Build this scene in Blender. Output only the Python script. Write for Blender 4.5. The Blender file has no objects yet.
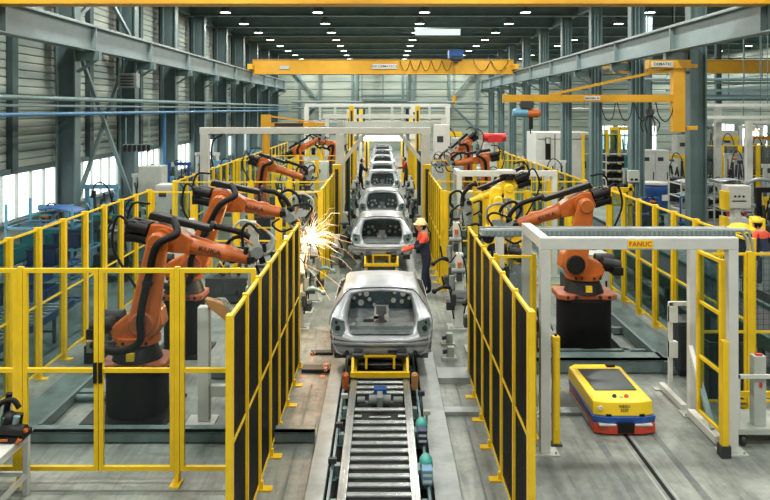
import bpy, math, random
from mathutils import Vector, Matrix
R = random.Random(7)
PI = math.pi
scene = bpy.context.scene
COL = scene.collection
FPX, CX, CY, CH = 750.0, 383.0, 109.0, 4.4      # lens in pixels, vanishing point, camera height

def at(px, py, Y):
    return Vector(((px-CX)*Y/FPX, Y, CH-(py-CY)*Y/FPX))

# ------------------------------------------------------------------ mesh builder
class MB:
    def __init__(s):
        s.v = []; s.f = []; s.sm = []; s.mi = []; s.cur = 0
    def raw(s, vs, fs, smooth=False):
        o = len(s.v)
        s.v.extend([Vector(p) for p in vs])
        for f in fs:
            s.f.append([i+o for i in f]); s.sm.append(smooth); s.mi.append(s.cur)
        return s
    def bx(s, x0, x1, y0, y1, z0, z1):
        v = [(x0,y0,z0),(x1,y0,z0),(x1,y1,z0),(x0,y1,z0),(x0,y0,z1),(x1,y0,z1),(x1,y1,z1),(x0,y1,z1)]
        return s.raw(v, [(0,3,2,1),(4,5,6,7),(0,1,5,4),(1,2,6,5),(2,3,7,6),(3,0,4,7)])
    def cb(s, c, d, rot=None):
        hx,hy,hz = d[0]/2,d[1]/2,d[2]/2
        v = [Vector(p) for p in [(-hx,-hy,-hz),(hx,-hy,-hz),(hx,hy,-hz),(-hx,hy,-hz),(-hx,-hy,hz),(hx,-hy,hz),(hx,hy,hz),(-hx,hy,hz)]]
        if rot is not None: v = [rot @ p for p in v]
        c = Vector(c)
        return s.raw([p+c for p in v], [(0,3,2,1),(4,5,6,7),(0,1,5,4),(1,2,6,5),(2,3,7,6),(3,0,4,7)])
    @staticmethod
    def frame(p, q):
        d = (Vector(q)-Vector(p)); L = d.length; d = d/L if L > 1e-9 else Vector((0,0,1))
        up = Vector((0,0,1)) if abs(d.z) < .95 else Vector((0,1,0))
        a = d.cross(up).normalized(); b = a.cross(d).normalized()
        return d, a, b, L
    def bar(s, p, q, w, h=None):                # rectangular bar, w sideways, h in the up direction
        h = w if h is None else h
        d, a, b, L = s.frame(p, q); p = Vector(p); q = Vector(q)
        v = [p-a*w/2-b*h/2, p+a*w/2-b*h/2, p+a*w/2+b*h/2, p-a*w/2+b*h/2]
        v += [x+(q-p) for x in v]
        return s.raw(v, [(0,1,2,3),(7,6,5,4),(0,4,5,1),(1,5,6,2),(2,6,7,3),(3,7,4,0)])
    def cyl(s, p, q, r, r2=None, n=14, cap=True):
        r2 = r if r2 is None else r2
        d, a, b, L = s.frame(p, q); p = Vector(p); q = Vector(q)
        v = []
        for c, rr in ((p, r), (q, r2)):
            for i in range(n):
                t = 2*PI*i/n; v.append(c+a*math.cos(t)*rr+b*math.sin(t)*rr)
        s.raw(v, [(i, i+n, (i+1)%n+n, (i+1)%n) for i in range(n)], True)
        if cap:
            s.raw(v[:n], [tuple(range(n))]); s.raw(v[n:], [tuple(reversed(range(n)))])
        return s
    def tube(s, pts, r, n=8):
        pts = [Vector(p) for p in pts]
        rs = r if isinstance(r, (list, tuple)) else [r]*len(pts)
        ref = None; rings = []
        for i, p in enumerate(pts):
            d = (pts[min(i+1, len(pts)-1)]-pts[max(i-1, 0)]).normalized()
            if ref is None:
                up = Vector((0,0,1)) if abs(d.z) < .9 else Vector((0,1,0))
                a = d.cross(up).normalized()
            else:
                a = (ref-d*ref.dot(d)).normalized()
            ref = a; b = d.cross(a)
            rings.append([p+a*math.cos(2*PI*k/n)*rs[i]+b*math.sin(2*PI*k/n)*rs[i] for k in range(n)])
        v = [x for rg in rings for x in rg]; f = []
        for i in range(len(pts)-1):
            for k in range(n):
                f.append((i*n+k, i*n+(k+1)%n, (i+1)*n+(k+1)%n, (i+1)*n+k))
        s.raw(v, f, True)
        s.raw(rings[0], [tuple(reversed(range(n)))]); s.raw(rings[-1], [tuple(range(n))])
        return s
    def ball(s, c, r, n=12, m=8, sc=(1,1,1), z0=-1.0):
        c = Vector(c); v = []; f = []
        for j in range(m+1):
            ph = -PI/2+PI*j/m
            zz = max(math.sin(ph), z0)
            for i in range(n):
                t = 2*PI*i/n
                v.append(c+Vector((math.cos(ph)*math.cos(t)*r*sc[0], math.cos(ph)*math.sin(t)*r*sc[1], zz*r*sc[2])))
        for j in range(m):
            for i in range(n):
                f.append((j*n+i, j*n+(i+1)%n, (j+1)*n+(i+1)%n, (j+1)*n+i))
        return s.raw(v, f, True)
    def prism(s, poly, o, u, w, nrm, th):       # polygon in the plane (u,w) at o, thickness th centred along nrm
        o, u, w, nrm = Vector(o), Vector(u), Vector(w), Vector(nrm); n = len(poly)
        A = [o+u*p[0]+w*p[1]-nrm*th/2 for p in poly]; B = [x+nrm*th for x in A]
        return s.raw(A+B, [tuple(reversed(range(n))), tuple(range(n, 2*n))]+[(i, (i+1)%n, (i+1)%n+n, i+n) for i in range(n)])
    def grid(s, rows, smooth=True):
        m = len(rows[0]); v = [p for r in rows for p in r]; f = []
        for i in range(len(rows)-1):
            for k in range(m-1):
                f.append((i*m+k, i*m+k+1, (i+1)*m+k+1, (i+1)*m+k))
        return s.raw(v, f, smooth)
    def lathe(s, p, q, prof, n=16):             # prof: (t along p->q in metres, radius)
        d, a, b, L = s.frame(p, q); p = Vector(p); rows = []
        for t, r in prof:
            rows.append([p+d*t+a*math.cos(2*PI*i/n)*r+b*math.sin(2*PI*i/n)*r for i in range(n+1)])
        return s.grid(rows)
    def build(s, name, mat, parent=None, bevel=0, solid=0):
        off = Vector((0,0,0)); par = parent
        while par is not None:
            off += par.location; par = par.parent
        me = bpy.data.meshes.new(name)
        me.from_pydata([tuple(p-off) for p in s.v], [], s.f)
        me.polygons.foreach_set('use_smooth', s.sm)
        for m in (mat if isinstance(mat, (list, tuple)) else [mat]): me.materials.append(m)
        me.polygons.foreach_set('material_index', s.mi)
        me.update()
        o = bpy.data.objects.new(name, me); COL.objects.link(o)
        if parent is not None: o.parent = parent
        if solid:
            md = o.modifiers.new('solid', 'SOLIDIFY'); md.thickness = solid; md.offset = -1
        if bevel:
            md = o.modifiers.new('bevel', 'BEVEL'); md.width = bevel; md.segments = 2; md.limit_method = 'ANGLE'; md.angle_limit = math.radians(40)
        return o

def tag(o, label=None, cat=None, group=None, kind=None):
    if label: o['label'] = label
    if cat: o['category'] = cat
    if group: o['group'] = group
    if kind: o['kind'] = kind
    return o
def thing(name, loc, label, cat, group=None, rz=0):
    o = bpy.data.objects.new(name, None); COL.objects.link(o)
    o.location = loc; o.rotation_euler = (0,0,rz); o.empty_display_size = .1
    return tag(o, label, cat, group)
def spin(o, rz): o.rotation_euler = (0,0,rz); return o
KIDS = {}
def copy_tree(o, loc=None, rz=None, label=None, parent=None):
    c = o.copy(); COL.objects.link(c)
    if parent is not None: c.parent = parent
    if loc is not None: c.location = loc
    if rz is not None: c.rotation_euler = (0,0,rz)
    if label: c['label'] = label
    for ch in [x for x in ALLCH(o)]: copy_tree(ch, parent=c)
    return c
def ALLCH(o): return list(o.children)
def struct(o): o['kind'] = 'structure'; return o
ORD = ['first','second','third','fourth','fifth','sixth','seventh','eighth','ninth','tenth','eleventh','twelfth','thirteenth','fourteenth','fifteenth','sixteenth','seventeenth','eighteenth']

def spline(pts, k=6):
    pts = [Vector(p) for p in pts]; P = [pts[0]*2-pts[1]]+pts+[pts[-1]*2-pts[-2]]; out = []
    for i in range(1, len(P)-2):
        a, b, c, d = P[i-1], P[i], P[i+1], P[i+2]
        for j in range(k):
            t = j/k
            out.append(.5*((2*b)+(c-a)*t+(2*a-5*b+4*c-d)*t*t+(3*b-a-3*c+d)*t**3))
    out.append(pts[-1]); return out

# ------------------------------------------------------------------ materials
def lin(c): return tuple([(x/255/12.92 if x/255 <= .04045 else ((x/255+.055)/1.055)**2.4) for x in c])+(1,)
M = {}
def mat(name, rgb, rough=.5, metal=0.0, dirt=.12, scale=6.0, rgb2=None, bump=0.0, spec=.5, sscale=None):
    m = bpy.data.materials.new(name); m.use_nodes = True; nt = m.node_tree; N = nt.nodes; L = nt.links
    b = N['Principled BSDF']; b.inputs['Roughness'].default_value = rough; b.inputs['Metallic'].default_value = metal
    b.inputs['Specular IOR Level'].default_value = spec
    c = lin(rgb); c2 = lin(rgb2) if rgb2 else tuple([x*(1-dirt*2.2) for x in c[:3]])+(1,)
    tc = N.new('ShaderNodeTexCoord'); nz = N.new('ShaderNodeTexNoise'); nz.inputs['Scale'].default_value = scale
    nz.inputs['Detail'].default_value = 5; nz.inputs['Roughness'].default_value = .65
    cr = N.new('ShaderNodeValToRGB'); cr.color_ramp.elements[0].position = .35; cr.color_ramp.elements[1].position = .68
    cr.color_ramp.elements[0].color = c2; cr.color_ramp.elements[1].color = c
    if sscale:
        mp = N.new('ShaderNodeMapping'); mp.inputs['Scale'].default_value = sscale
        L.new(tc.outputs['Object'], mp.inputs[0]); L.new(mp.outputs[0], nz.inputs['Vector'])
    else: L.new(tc.outputs['Object'], nz.inputs['Vector'])
    L.new(nz.outputs['Fac'], cr.inputs[0]); L.new(cr.outputs[0], b.inputs['Base Color'])
    if bump:
        bp = N.new('ShaderNodeBump'); bp.inputs['Strength'].default_value = bump; bp.inputs['Distance'].default_value = .01
        L.new(nz.outputs['Fac'], bp.inputs['Height']); L.new(bp.outputs[0], b.inputs['Normal'])
    M[name] = m; return m
def emit(name, rgb, st):
    m = bpy.data.materials.new(name); m.use_nodes = True; nt = m.node_tree; nt.nodes.clear()
    e = nt.nodes.new('ShaderNodeEmission'); o = nt.nodes.new('ShaderNodeOutputMaterial')
    e.inputs[0].default_value = lin(rgb); e.inputs[1].default_value = st; nt.links.new(e.outputs[0], o.inputs[0])
    M[name] = m; return m
def sheet(name, tint, solid_rgb, fac, rough=.15):   # see-through sheet: part transparent, part glossy/diffuse surface
    m = bpy.data.materials.new(name); m.use_nodes = True; nt = m.node_tree; N = nt.nodes; L = nt.links
    b = N['Principled BSDF']; b.inputs['Base Color'].default_value = lin(solid_rgb); b.inputs['Roughness'].default_value = rough
    t = N.new('ShaderNodeBsdfTransparent'); t.inputs[0].default_value = lin(tint)
    mx = N.new('ShaderNodeMixShader'); mx.inputs[0].default_value = fac
    L.new(t.outputs[0], mx.inputs[1]); L.new(b.outputs[0], mx.inputs[2]); L.new(mx.outputs[0], N['Material Output'].inputs[0])
    M[name] = m; return m

mat('yellow', (238,198,30), .42, 0, .07, 3, spec=.4)
mat('crane_yellow', (202,150,24), .5, 0, .07, 2)
mat('orange', (190,100,40), .34, 0, .12, 4)
mat('rust_orange', (178,96,62), .5, 0, .15, 5)
mat('black', (15,17,19), .5, 0, .2, 5, spec=.35)
mat('soft_black', (12,13,15), .7, 0, .2, 9, spec=.25)
mat('rubber', (10,11,12), .55, 0, .1, 8, spec=.25)
mat('steel', (150,158,158), .38, .8, .15, 9)
mat('roller', (214,222,220), .26, .85, .14, 7)
mat('body_steel', (178,185,189), .30, .40, .10, 3, spec=.6)
mat('white', (206,209,202), .5, 0, .05, 3)
mat('offwhite', (176,182,173), .55, 0, .08, 3)
mat('grey', (128,138,136), .5, 0, .12, 4)
mat('dark_grey', (48,55,57), .55, 0, .15, 5)
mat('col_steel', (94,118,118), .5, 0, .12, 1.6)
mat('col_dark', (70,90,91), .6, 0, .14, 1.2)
mat('beam_steel', (116,135,136), .5, 0, .08, 1.6)
mat('roof_dark', (84,104,104), .8, 0, .12, 1)
mat('girder', (128,150,150), .6, 0, .12, 1.4)
mat('floor_frame', (104,124,124), .45, .1, .16, 4)
mat('plate', (162,171,169), .5, .1, .14, 3)
mat('blue', (28,82,150), .45, 0, .1, 4)
mat('light_blue', (104,160,190), .45, 0, .1, 4)
mat('blue_pipe', (60,118,160), .45, 0, .1, 4)
mat('teal', (40,120,122), .5, 0, .1, 4)
mat('teal_motor', (70,170,160), .45, 0, .1, 9)
mat('cyan_grey', (120,148,150), .45, .1, .12, 4)
mat('red', (196,40,34), .45, 0, .08, 4)
mat('agv_yellow', (245,208,44), .35, 0, .03, 2)
mat('agv_blue', (34,82,160), .4, 0, .08, 6)
mat('agv_red', (206,74,48), .45, 0, .10, 7)
mat('glass_dark', (52,68,70), .3, 0, .15, 9)
mat('navy', (24,34,58), .8, 0, .15, 9)
mat('hi_orange', (228,84,50), .7, 0, .08, 9)
mat('skin', (196,142,112), .6, 0, .04, 9)
mat('helmet', (246,222,160), .35, 0, .03, 5)
mat('helmet_yellow', (240,200,40), .35, 0, .03, 5)
mat('tan', (196,140,84), .5, 0, .1, 6)
mat('green', (28,74,60), .5, 0, .1, 5)
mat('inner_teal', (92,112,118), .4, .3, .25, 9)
mat('ink', (30,30,32), .6, 0, 0, 3)
mat('label_red', (190,40,30), .5, 0, 0, 3)
mat('dark_blue', (22,40,84), .5, 0, .1, 5)
emit('lamp_glow', (255,250,238), 14)
emit('tube_glow', (255,244,232), 9)
emit('spark', (255,196,136), 2.6)
emit('spark_hot', (255,232,200), 7)
emit('ember', (255,150,100), 1.3)
emit('window_day', (240,250,250), 2.6)
sheet('clear_sheet', (247,251,251), (120,135,135), .03, .08)
sheet('teal_sheet', (214,226,228), (50,74,80), .08, .12)
sheet('dark_sheet', (90,98,102), (20,27,30), .62, .35)
sheet('milky_sheet', (190,200,196), (150,156,150), .25, .2)

def floor_material():
    m = bpy.data.materials.new('concrete'); m.use_nodes = True; nt = m.node_tree; N = nt.nodes; L = nt.links
    b = N['Principled BSDF']; tc = N.new('ShaderNodeTexCoord')
    def noise(sc, det, vec=None, dist=0):
        n = N.new('ShaderNodeTexNoise'); n.inputs['Scale'].default_value = sc; n.inputs['Detail'].default_value = det
        n.inputs['Roughness'].default_value = .62; n.inputs['Distortion'].default_value = dist
        L.new(vec or tc.outputs['Object'], n.inputs['Vector']); return n
    def ramp(src, stops):
        r = N.new('ShaderNodeValToRGB'); r.color_ramp.elements[0].position = stops[0][0]; r.color_ramp.elements[0].color = stops[0][1]
        r.color_ramp.elements[1].position = stops[-1][0]; r.color_ramp.elements[1].color = stops[-1][1]
        for p, c in stops[1:-1]:
            e = r.color_ramp.elements.new(p); e.color = c
        L.new(src, r.inputs[0]); return r
    def mul(a, c, f=1.0):
        x = N.new('ShaderNodeMixRGB'); x.blend_type = 'MULTIPLY'; x.inputs[0].default_value = f
        L.new(a, x.inputs[1]); L.new(c, x.inputs[2]); return x
    big = ramp(noise(.7, 6, dist=.6).outputs['Fac'], [(.3, lin((94,102,98))), (.5, lin((130,137,130))), (.72, lin((164,169,159)))])
    fine = ramp(noise(9, 8).outputs['Fac'], [(.3, (.72,.74,.74,1)), (.6, (1,1,1,1))])
    mp = N.new('ShaderNodeMapping'); mp.inputs['Scale'].default_value = (5, .5, 1); L.new(tc.outputs['Object'], mp.inputs[0])
    stre = ramp(noise(2.2, 6, mp.outputs[0], .3).outputs['Fac'], [(.34, (.55,.57,.57,1)), (.52, (1,1,1,1))])
    speck = ramp(noise(38, 4).outputs['Fac'], [(.27, (.5,.5,.5,1)), (.36, (1,1,1,1))])
    c = mul(mul(mul(big.outputs[0], fine.outputs[0]).outputs[0], stre.outputs[0], .75).outputs[0], speck.outputs[0], .6)
    L.new(c.outputs[0], b.inputs['Base Color'])
    rr = ramp(noise(3, 5).outputs['Fac'], [(.35, (.38,.38,.38,1)), (.7, (.62,.62,.62,1))])
    L.new(rr.outputs[0], b.inputs['Roughness'])
    M['concrete'] = m
floor_material()
def cladding_material(name, a, bcol):
    m = bpy.data.materials.new(name); m.use_nodes = True; nt = m.node_tree; N = nt.nodes; L = nt.links
    b = N['Principled BSDF']; b.inputs['Roughness'].default_value = .55
    tc = N.new('ShaderNodeTexCoord'); mp = N.new('ShaderNodeMapping'); mp.inputs['Scale'].default_value = (.15,.15,1.1)
    n = N.new('ShaderNodeTexNoise'); n.inputs['Scale'].default_value = 1.6; n.inputs['Detail'].default_value = 3
    r = N.new('ShaderNodeValToRGB'); r.color_ramp.elements[0].position = .35; r.color_ramp.elements[1].position = .65
    r.color_ramp.elements[0].color = lin(a); r.color_ramp.elements[1].color = lin(bcol)
    L.new(tc.outputs['Object'], mp.inputs[0]); L.new(mp.outputs[0], n.inputs['Vector']); L.new(n.outputs['Fac'], r.inputs[0]); L.new(r.outputs[0], b.inputs['Base Color'])
    M[name] = m
cladding_material('clad_left', (130,144,137), (172,182,170))
cladding_material('clad_back', (132,147,136), (160,171,158))

def text(body, loc, size, m, parent, rot=(PI/2,0,0), name='lettering', ext=.002, sx=1.0):
    cu = bpy.data.curves.new(name, 'FONT'); cu.body = body; cu.size = size; cu.extrude = ext
    cu.align_x = 'CENTER'; cu.align_y = 'CENTER'; cu.materials.append(m); cu.resolution_u = 3; cu.space_character = 1.05; cu.offset = size*.012
    o = bpy.data.objects.new(name, cu); COL.objects.link(o)
    me = bpy.data.meshes.new_from_object(o.evaluated_get(bpy.context.evaluated_depsgraph_get())); bpy.data.objects.remove(o); me.name = name
    o = bpy.data.objects.new(name, me); COL.objects.link(o)
    off = Vector((0,0,0)); par = parent
    while par is not None: off += par.location; par = par.parent
    o.location = Vector(loc)-off; o.rotation_euler = rot; o.scale = (sx,1,1); o.parent = parent
    return o

# ------------------------------------------------------------------ camera, world, render settings
cam = bpy.data.cameras.new('camera'); co = bpy.data.objects.new('camera', cam); COL.objects.link(co)
co.location = (0,0,CH); co.rotation_euler = (PI/2,0,0)
cam.sensor_width = 36; cam.lens = 36*FPX/770; cam.shift_x = (385-CX)/770; cam.shift_y = -(250-CY)/770
cam.clip_start = .1; cam.clip_end = 300
scene.camera = co
scene.view_settings.view_transform = 'Standard'; scene.view_settings.look = 'None'; scene.view_settings.gamma = 1; scene.view_settings.exposure = 0.22
scene.cycles.transparent_max_bounces = 40; scene.cycles.max_bounces = 6; scene.cycles.diffuse_bounces = 2; scene.cycles.glossy_bounces = 3
scene.cycles.sample_clamp_indirect = 4; scene.cycles.use_denoising = True
scene.cycles.caustics_reflective = False; scene.cycles.caustics_refractive = False
w = bpy.data.worlds.new('world'); scene.world = w; w.use_nodes = True
w.node_tree.nodes['Background'].inputs[0].default_value = (.80,.90,.92,1); w.node_tree.nodes['Background'].inputs[1].default_value = .15
# ================================================================== THE HALL
LX, RX, BY, RZ = -11.1, 32.0, 80.0, 10.5
COLY = [24.4+5.85*k for k in range(-4, 10)]
b = MB(); b.bx(LX-.3, RX+.3, -4, BY+.3, -.3, 0); struct(b.build('floor', M['concrete']))
b = MB(); b.bx(LX-.3, RX+.3, -4, BY+.3, RZ, RZ+.3)
struct(b.build('ceiling', M['roof_dark']))
# roof girders: deep I sections across the hall
for i, y in enumerate([24.4+5.85*k for k in range(0, 10)]):
    b = MB(); b.bx(LX, RX, y-.03, y+.03, RZ-.85, RZ-.02); b.bx(LX, RX, y-.16, y+.16, RZ-.92, RZ-.86)
    struct(b.build('trim_%d' % (i+1), M['girder']))
# light secondary rails under the roof between the girders
for i in range(9):
    y = 27.3+5.85*i
    b = MB(); b.bx(LX, RX, y-.06, y+.06, RZ-.32, RZ-.2)
    struct(b.build('trim_%d' % (i+11), M['girder']))
for i, (x, z) in enumerate([(10.9, 9.75), (-10.9, 9.75)]):
    b = MB(); b.bx(x-.14, x+.14, -2, BY-.5, z-.12, z+.02); b.bx(x-.03, x+.03, -2, BY-.5, z+.02, z+.35); b.bx(x-.14, x+.14, -2, BY-.5, z+.35, z+.42)
    struct(b.build('trim_%d' % (i+20), M['girder']))
# left wall with a band of windows
def ribs(mb, axis, fixed, a0, a1, z0, z1, side, pitch=.25, dep=.018):
    z = z0; pts = []
    while z < z1-.01:
        z2 = min(z+pitch, z1)
        pts += [(0, z), (dep, z+.03*(z2-z)/pitch), (dep, z+(z2-z)*.86), (0, z+(z2-z)*.93)]
        z = z2
    pts.append((0, z1))
    rows = []
    for a in (a0, a1):
        rows.append([Vector((fixed+side*d, a, zz)) if axis == 'y' else Vector((a, fixed+side*d, zz)) for d, zz in pts])
    mb.grid(rows, False)
WZ0, WZ1 = 1.04, 2.5
wend = [25.5+5.87*k for k in range(-4, 9)]
b = MB()
b.bx(LX-.25, LX, -4, BY, 0, WZ0)
b.bx(LX-.25, LX-.05, -4, BY, WZ1, RZ)
ribs(b, 'y', LX-.05, -4, BY, WZ1+.1, RZ, 1)
prev = -4
for e in wend:
    if e-4.62 > prev: b.bx(LX-.25, LX, prev, e-4.62, WZ0, WZ1)
    prev = e
b.bx(LX-.25, LX, prev, BY, WZ0, WZ1)
struct(b.build('wall_left', M['clad_left']))
b = MB(); b.bx(LX-.02, LX+.12, -4, BY, WZ1+.0, WZ1+.12); b.bx(LX-.02, LX+.14, -4, BY, WZ0-.1, WZ0)
struct(b.build('trim_22', M['col_steel']))
for i, e in enumerate(wend):
    y0, y1 = e-4.62, e
    f = MB()
    for k in range(6):
        y = y0+.03+k*(y1-y0-.06)/5; f.bx(LX-.1, LX+.03, y-.02, y+.02, WZ0, WZ1)
    f.bx(LX-.1, LX+.03, y0, y1, WZ0, WZ0+.05); f.bx(LX-.1, LX+.03, y0, y1, WZ1-.06, WZ1)
    fo = struct(f.build('window_%d' % (i+1), M['offwhite']))
    g = MB(); g.bx(LX-.1, LX-.06, y0, y1, WZ0, WZ1); g.build('pane', M['window_day'], fo)
# vertical cladding joints and pilasters on the left wall
for i, y in enumerate(wend):
    b = MB()
    b.bx(LX-.02, LX+.1, y+.02, y+.2, WZ1, RZ-.1); b.bx(LX-.02, LX+.1, y+1.05, y+1.2, WZ1, RZ-.1); b.bx(LX-.02, LX+.16, y-3.35, y-3.0, WZ1, RZ-.1)
    struct(b.build('trim_%d' % (i+30), M['col_dark']))
# back wall
b = MB(); b.bx(LX-.3, RX+.3, BY, BY+.3, 0, RZ); ribs(b, 'x', BY, LX, RX, .1, RZ, -1, .8, .035)
struct(b.build('wall_back', M['clad_back']))
b = MB()
for px in (300, 320, 352.5, 357, 403, 409, 414, 449, 477, 500):
    x = (px-CX)*BY/FPX; b.bx(x-.13, x+.13, BY-.3, BY-.06, 0, RZ)
struct(b.build('trim_24', M['col_steel']))
b = MB()
for (a, c) in [((293,70),(318,101)), ((306,116),(320,102)), ((476,70),(451,101)), ((452,106),(478,131)), ((295,130),(319,104))]:
    b.bar(at(*a, BY-.45), at(*c, BY-.45), .22)
struct(b.build('trim_25', M['col_steel']))
# right wall, far across the neighbouring bay, with windows
b = MB(); b.bx(RX, RX+.25, -4, BY, 0, 1.0); b.bx(RX, RX+.25, -4, BY, 3.0, RZ); ribs(b, 'y', RX, -4, BY, 3.0, RZ, -1, .6)
pr = -4; we2 = [20+5.87*k for k in range(0, 11)]
for e in we2:
    b.bx(RX, RX+.25, pr, e-4.6, 1.0, 3.0); pr = e
b.bx(RX, RX+.25, pr, BY, 1, 3)
struct(b.build('wall_right', M['clad_back']))
for i, e in enumerate(we2):
    f = MB()
    for k in range(6):
        y = e-4.6+.03+k*4.54/5; f.bx(RX-.03, RX+.1, y-.04, y+.04, 1, 3)
    fo = struct(f.build('window_%d' % (i+20), M['offwhite']))
    g = MB(); g.bx(RX+.06, RX+.1, e-4.6, e, 1, 3); g.build('pane', M['window_day'], fo)
for i, (x0, x1) in enumerate([(22.6,24.6), (24.9,26.6), (27.2,29.2)]):     # bright loading windows in the back wall of the right bay
    f = MB(); f.bx(x0, x1, BY-.14, BY-.06, 2.6, 2.75); f.bx(x0, x1, BY-.14, BY-.06, 1.5, 1.62); f.bx(x0, x0+.12, BY-.14, BY-.06, .1, 2.7); f.bx(x1-.12, x1, BY-.14, BY-.06, .1, 2.7)
    f.bx((x0+x1)/2-.05, (x0+x1)/2+.05, BY-.14, BY-.06, .1, 2.7)
    fo = struct(f.build('window_%d' % (i+40), M['offwhite']))
    g = MB(); g.bx(x0, x1, BY-.1, BY-.08, .1, 2.7); g.build('pane', M['window_day'], fo)

# ---- steel columns
def column(side, y, i):
    x = 10.43 if side > 0 else -10.24
    hw = .25 if side > 0 else .29
    nm = 'left' if side < 0 else 'right'
    lab = ('tall grey-green steel column under the %s crane beam, %s in its row from the camera' % (nm, ORD[i]))
    t = thing('steel_column', (x, y, 0), lab, 'column', 'steel columns on the %s side' % nm)
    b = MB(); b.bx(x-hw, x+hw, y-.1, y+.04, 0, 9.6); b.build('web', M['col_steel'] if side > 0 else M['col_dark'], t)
    for s in (-1, 1):
        f = MB(); f.bx(x+s*hw-.025, x+s*hw+.025, y-.22, y+.22, 0, 9.6); f.build('flange', M['col_steel'], t)
    c = MB(); c.bx(x-side*.3-(side*.0), x-side*.3, y-.1, y+.1, 5.6, 5.7) if False else None
    c = MB(); xa, xb = sorted((x-side*.3, x-side*1.05)); c.bx(xa, xb, y-.12, y+.12, 5.98, 6.28)
    c.bar((x-side*.3, y, 5.6), (x-side*.95, y, 6.02), .2, .06); c.build('bracket', M['col_steel'], t)
    p = MB(); p.bx(x-.45, x+.45, y-.35, y+.35, 0, .03); p.build('base_plate', M['dark_grey'], t)
    if side > 0 and i > 0:
        q = MB(); q.bx(x-.1, x-.05, y-.16, y-.1, 0, 9); q.bx(x+.06, x+.1, y-.16, y-.1, 0, 9); q.build('conduit', M['cyan_grey'], t)
    return t
for i, y in enumerate([24.4+5.85*k for k in range(0, 9)]):
    column(-1, y, i)
for i, y in enumerate([25.0+5.9*k for k in range(0, 9)]):
    column(1, y, i)
# pilasters against the left wall behind the columns
for i, y in enumerate([24.4+5.85*k for k in range(0, 9)]):
    b = MB(); b.bx(-10.95, -10.75, y+.75, y+1.0, 0, 9.7); b.bx(-10.95, -10.6, y+.85, y+.9, 0, 9.7)
    tag(b.build('wall_post', M['beam_steel']), 'slim pale steel wall post behind the left columns, %s from the camera' % ORD[i], 'post', 'slim posts on the left wall')
# cross braces in the first full bay of the left wall
for (zz0, zz1, nm) in ((1.0, 6.5, 'below'), (7.3, 10.0, 'above')):
    t = thing('cross_brace', (-10.2, 27.3, zz0), 'crossed steel bracing on the left wall %s the crane beam' % nm, 'brace')
    for (ya, yb) in ((24.7, 29.9), (29.9, 24.7)):
        b = MB(); b.bar((-10.2 if ya < yb else -10.08, ya, zz0), (-10.2 if ya < yb else -10.08, yb, zz1), .12, .12); b.build('diagonal', M['col_steel'] if ya < yb else M['beam_steel'], t)
# crane runway beams
for side in (-1, 1):
    x = side*9.5; nm = 'left' if side < 0 else 'right'
    t = thing('crane_runway', (x, 40, 6.3), 'long grey crane runway beam on brackets along the %s columns' % nm, 'beam')
    b = MB(); b.bx(x-.02, x+.02, 2, 72.8, 6.32, 7.04); b.build('web', M['beam_steel'], t)
    b = MB(); b.bx(x-.19, x+.19, 2, 72.8, 7.04, 7.08); b.bx(x-.19, x+.19, 2, 72.8, 6.28, 6.32); b.build('flange', M['beam_steel'], t)
    b = MB(); b.bx(x-.04, x+.04, 2, 72.8, 7.08, 7.16); b.build('crane_rail', M['steel'], t)
    b = MB(); b.bx(x+side*.19, x+side*.25, 2, 72.8, 7.1, 7.22); b.build('power_rail', M['dark_grey'], t)
    for k, y in enumerate([12.7+5.85*j for j in range(11)]):
        b = MB(); b.bx(x-.18, x+.18, y-.025, y+.025, 6.32, 7.04); b.build('stiffener', M['beam_steel'], t)
# pipes along the left wall and the back wall
def pipe(pts, r, m, label, n=8):
    b = MB(); b.tube(pts, r, n); return tag(b.build('pipe', m), label, 'pipe', 'pipes along the walls')
pipe([(-9.78,-2,4.70), (-9.78,77,4.74)], .075, M['cyan_grey'], 'thick grey pipe along the left columns, topmost of the three pipes')
pipe([(-9.8,-2,4.49), (-9.8,77,4.5)], .04, M['cyan_grey'], 'thin grey pipe along the left columns below the thick pipe')
pipe([(-9.8,-2,4.24), (-9.8,77,4.27)], .06, M['blue_pipe'], 'blue pipe along the left columns')
pipe([(-9.6,BY-1,5.15), (10.5,BY-1,5.1)], .13, M['beam_steel'], 'pale grey pipe across the back wall')
pipe([(-9.6,BY-1.3,4.5), (10.5,BY-1.3,4.5)], .09, M['col_steel'], 'grey green pipe across the back wall under the pale one')
b = MB()
for z in (5.35, 5.8): b.bar((-2.2,78.6,z), (2.6,78.6,z), .2)
for x in (-2.2, 0, 2.5): b.bar((x,78.6,5.3), (x,78.6,9.5), .12); b.bar((x,78.6,5.8),(x,79.6,5.8),.1)
tag(b.build('pipe_rack', M['col_steel']), 'grey pipe rack hung in front of the back wall under the far crane', 'rack')

emit('tube_soft', (225,240,236), 1.0)
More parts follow.
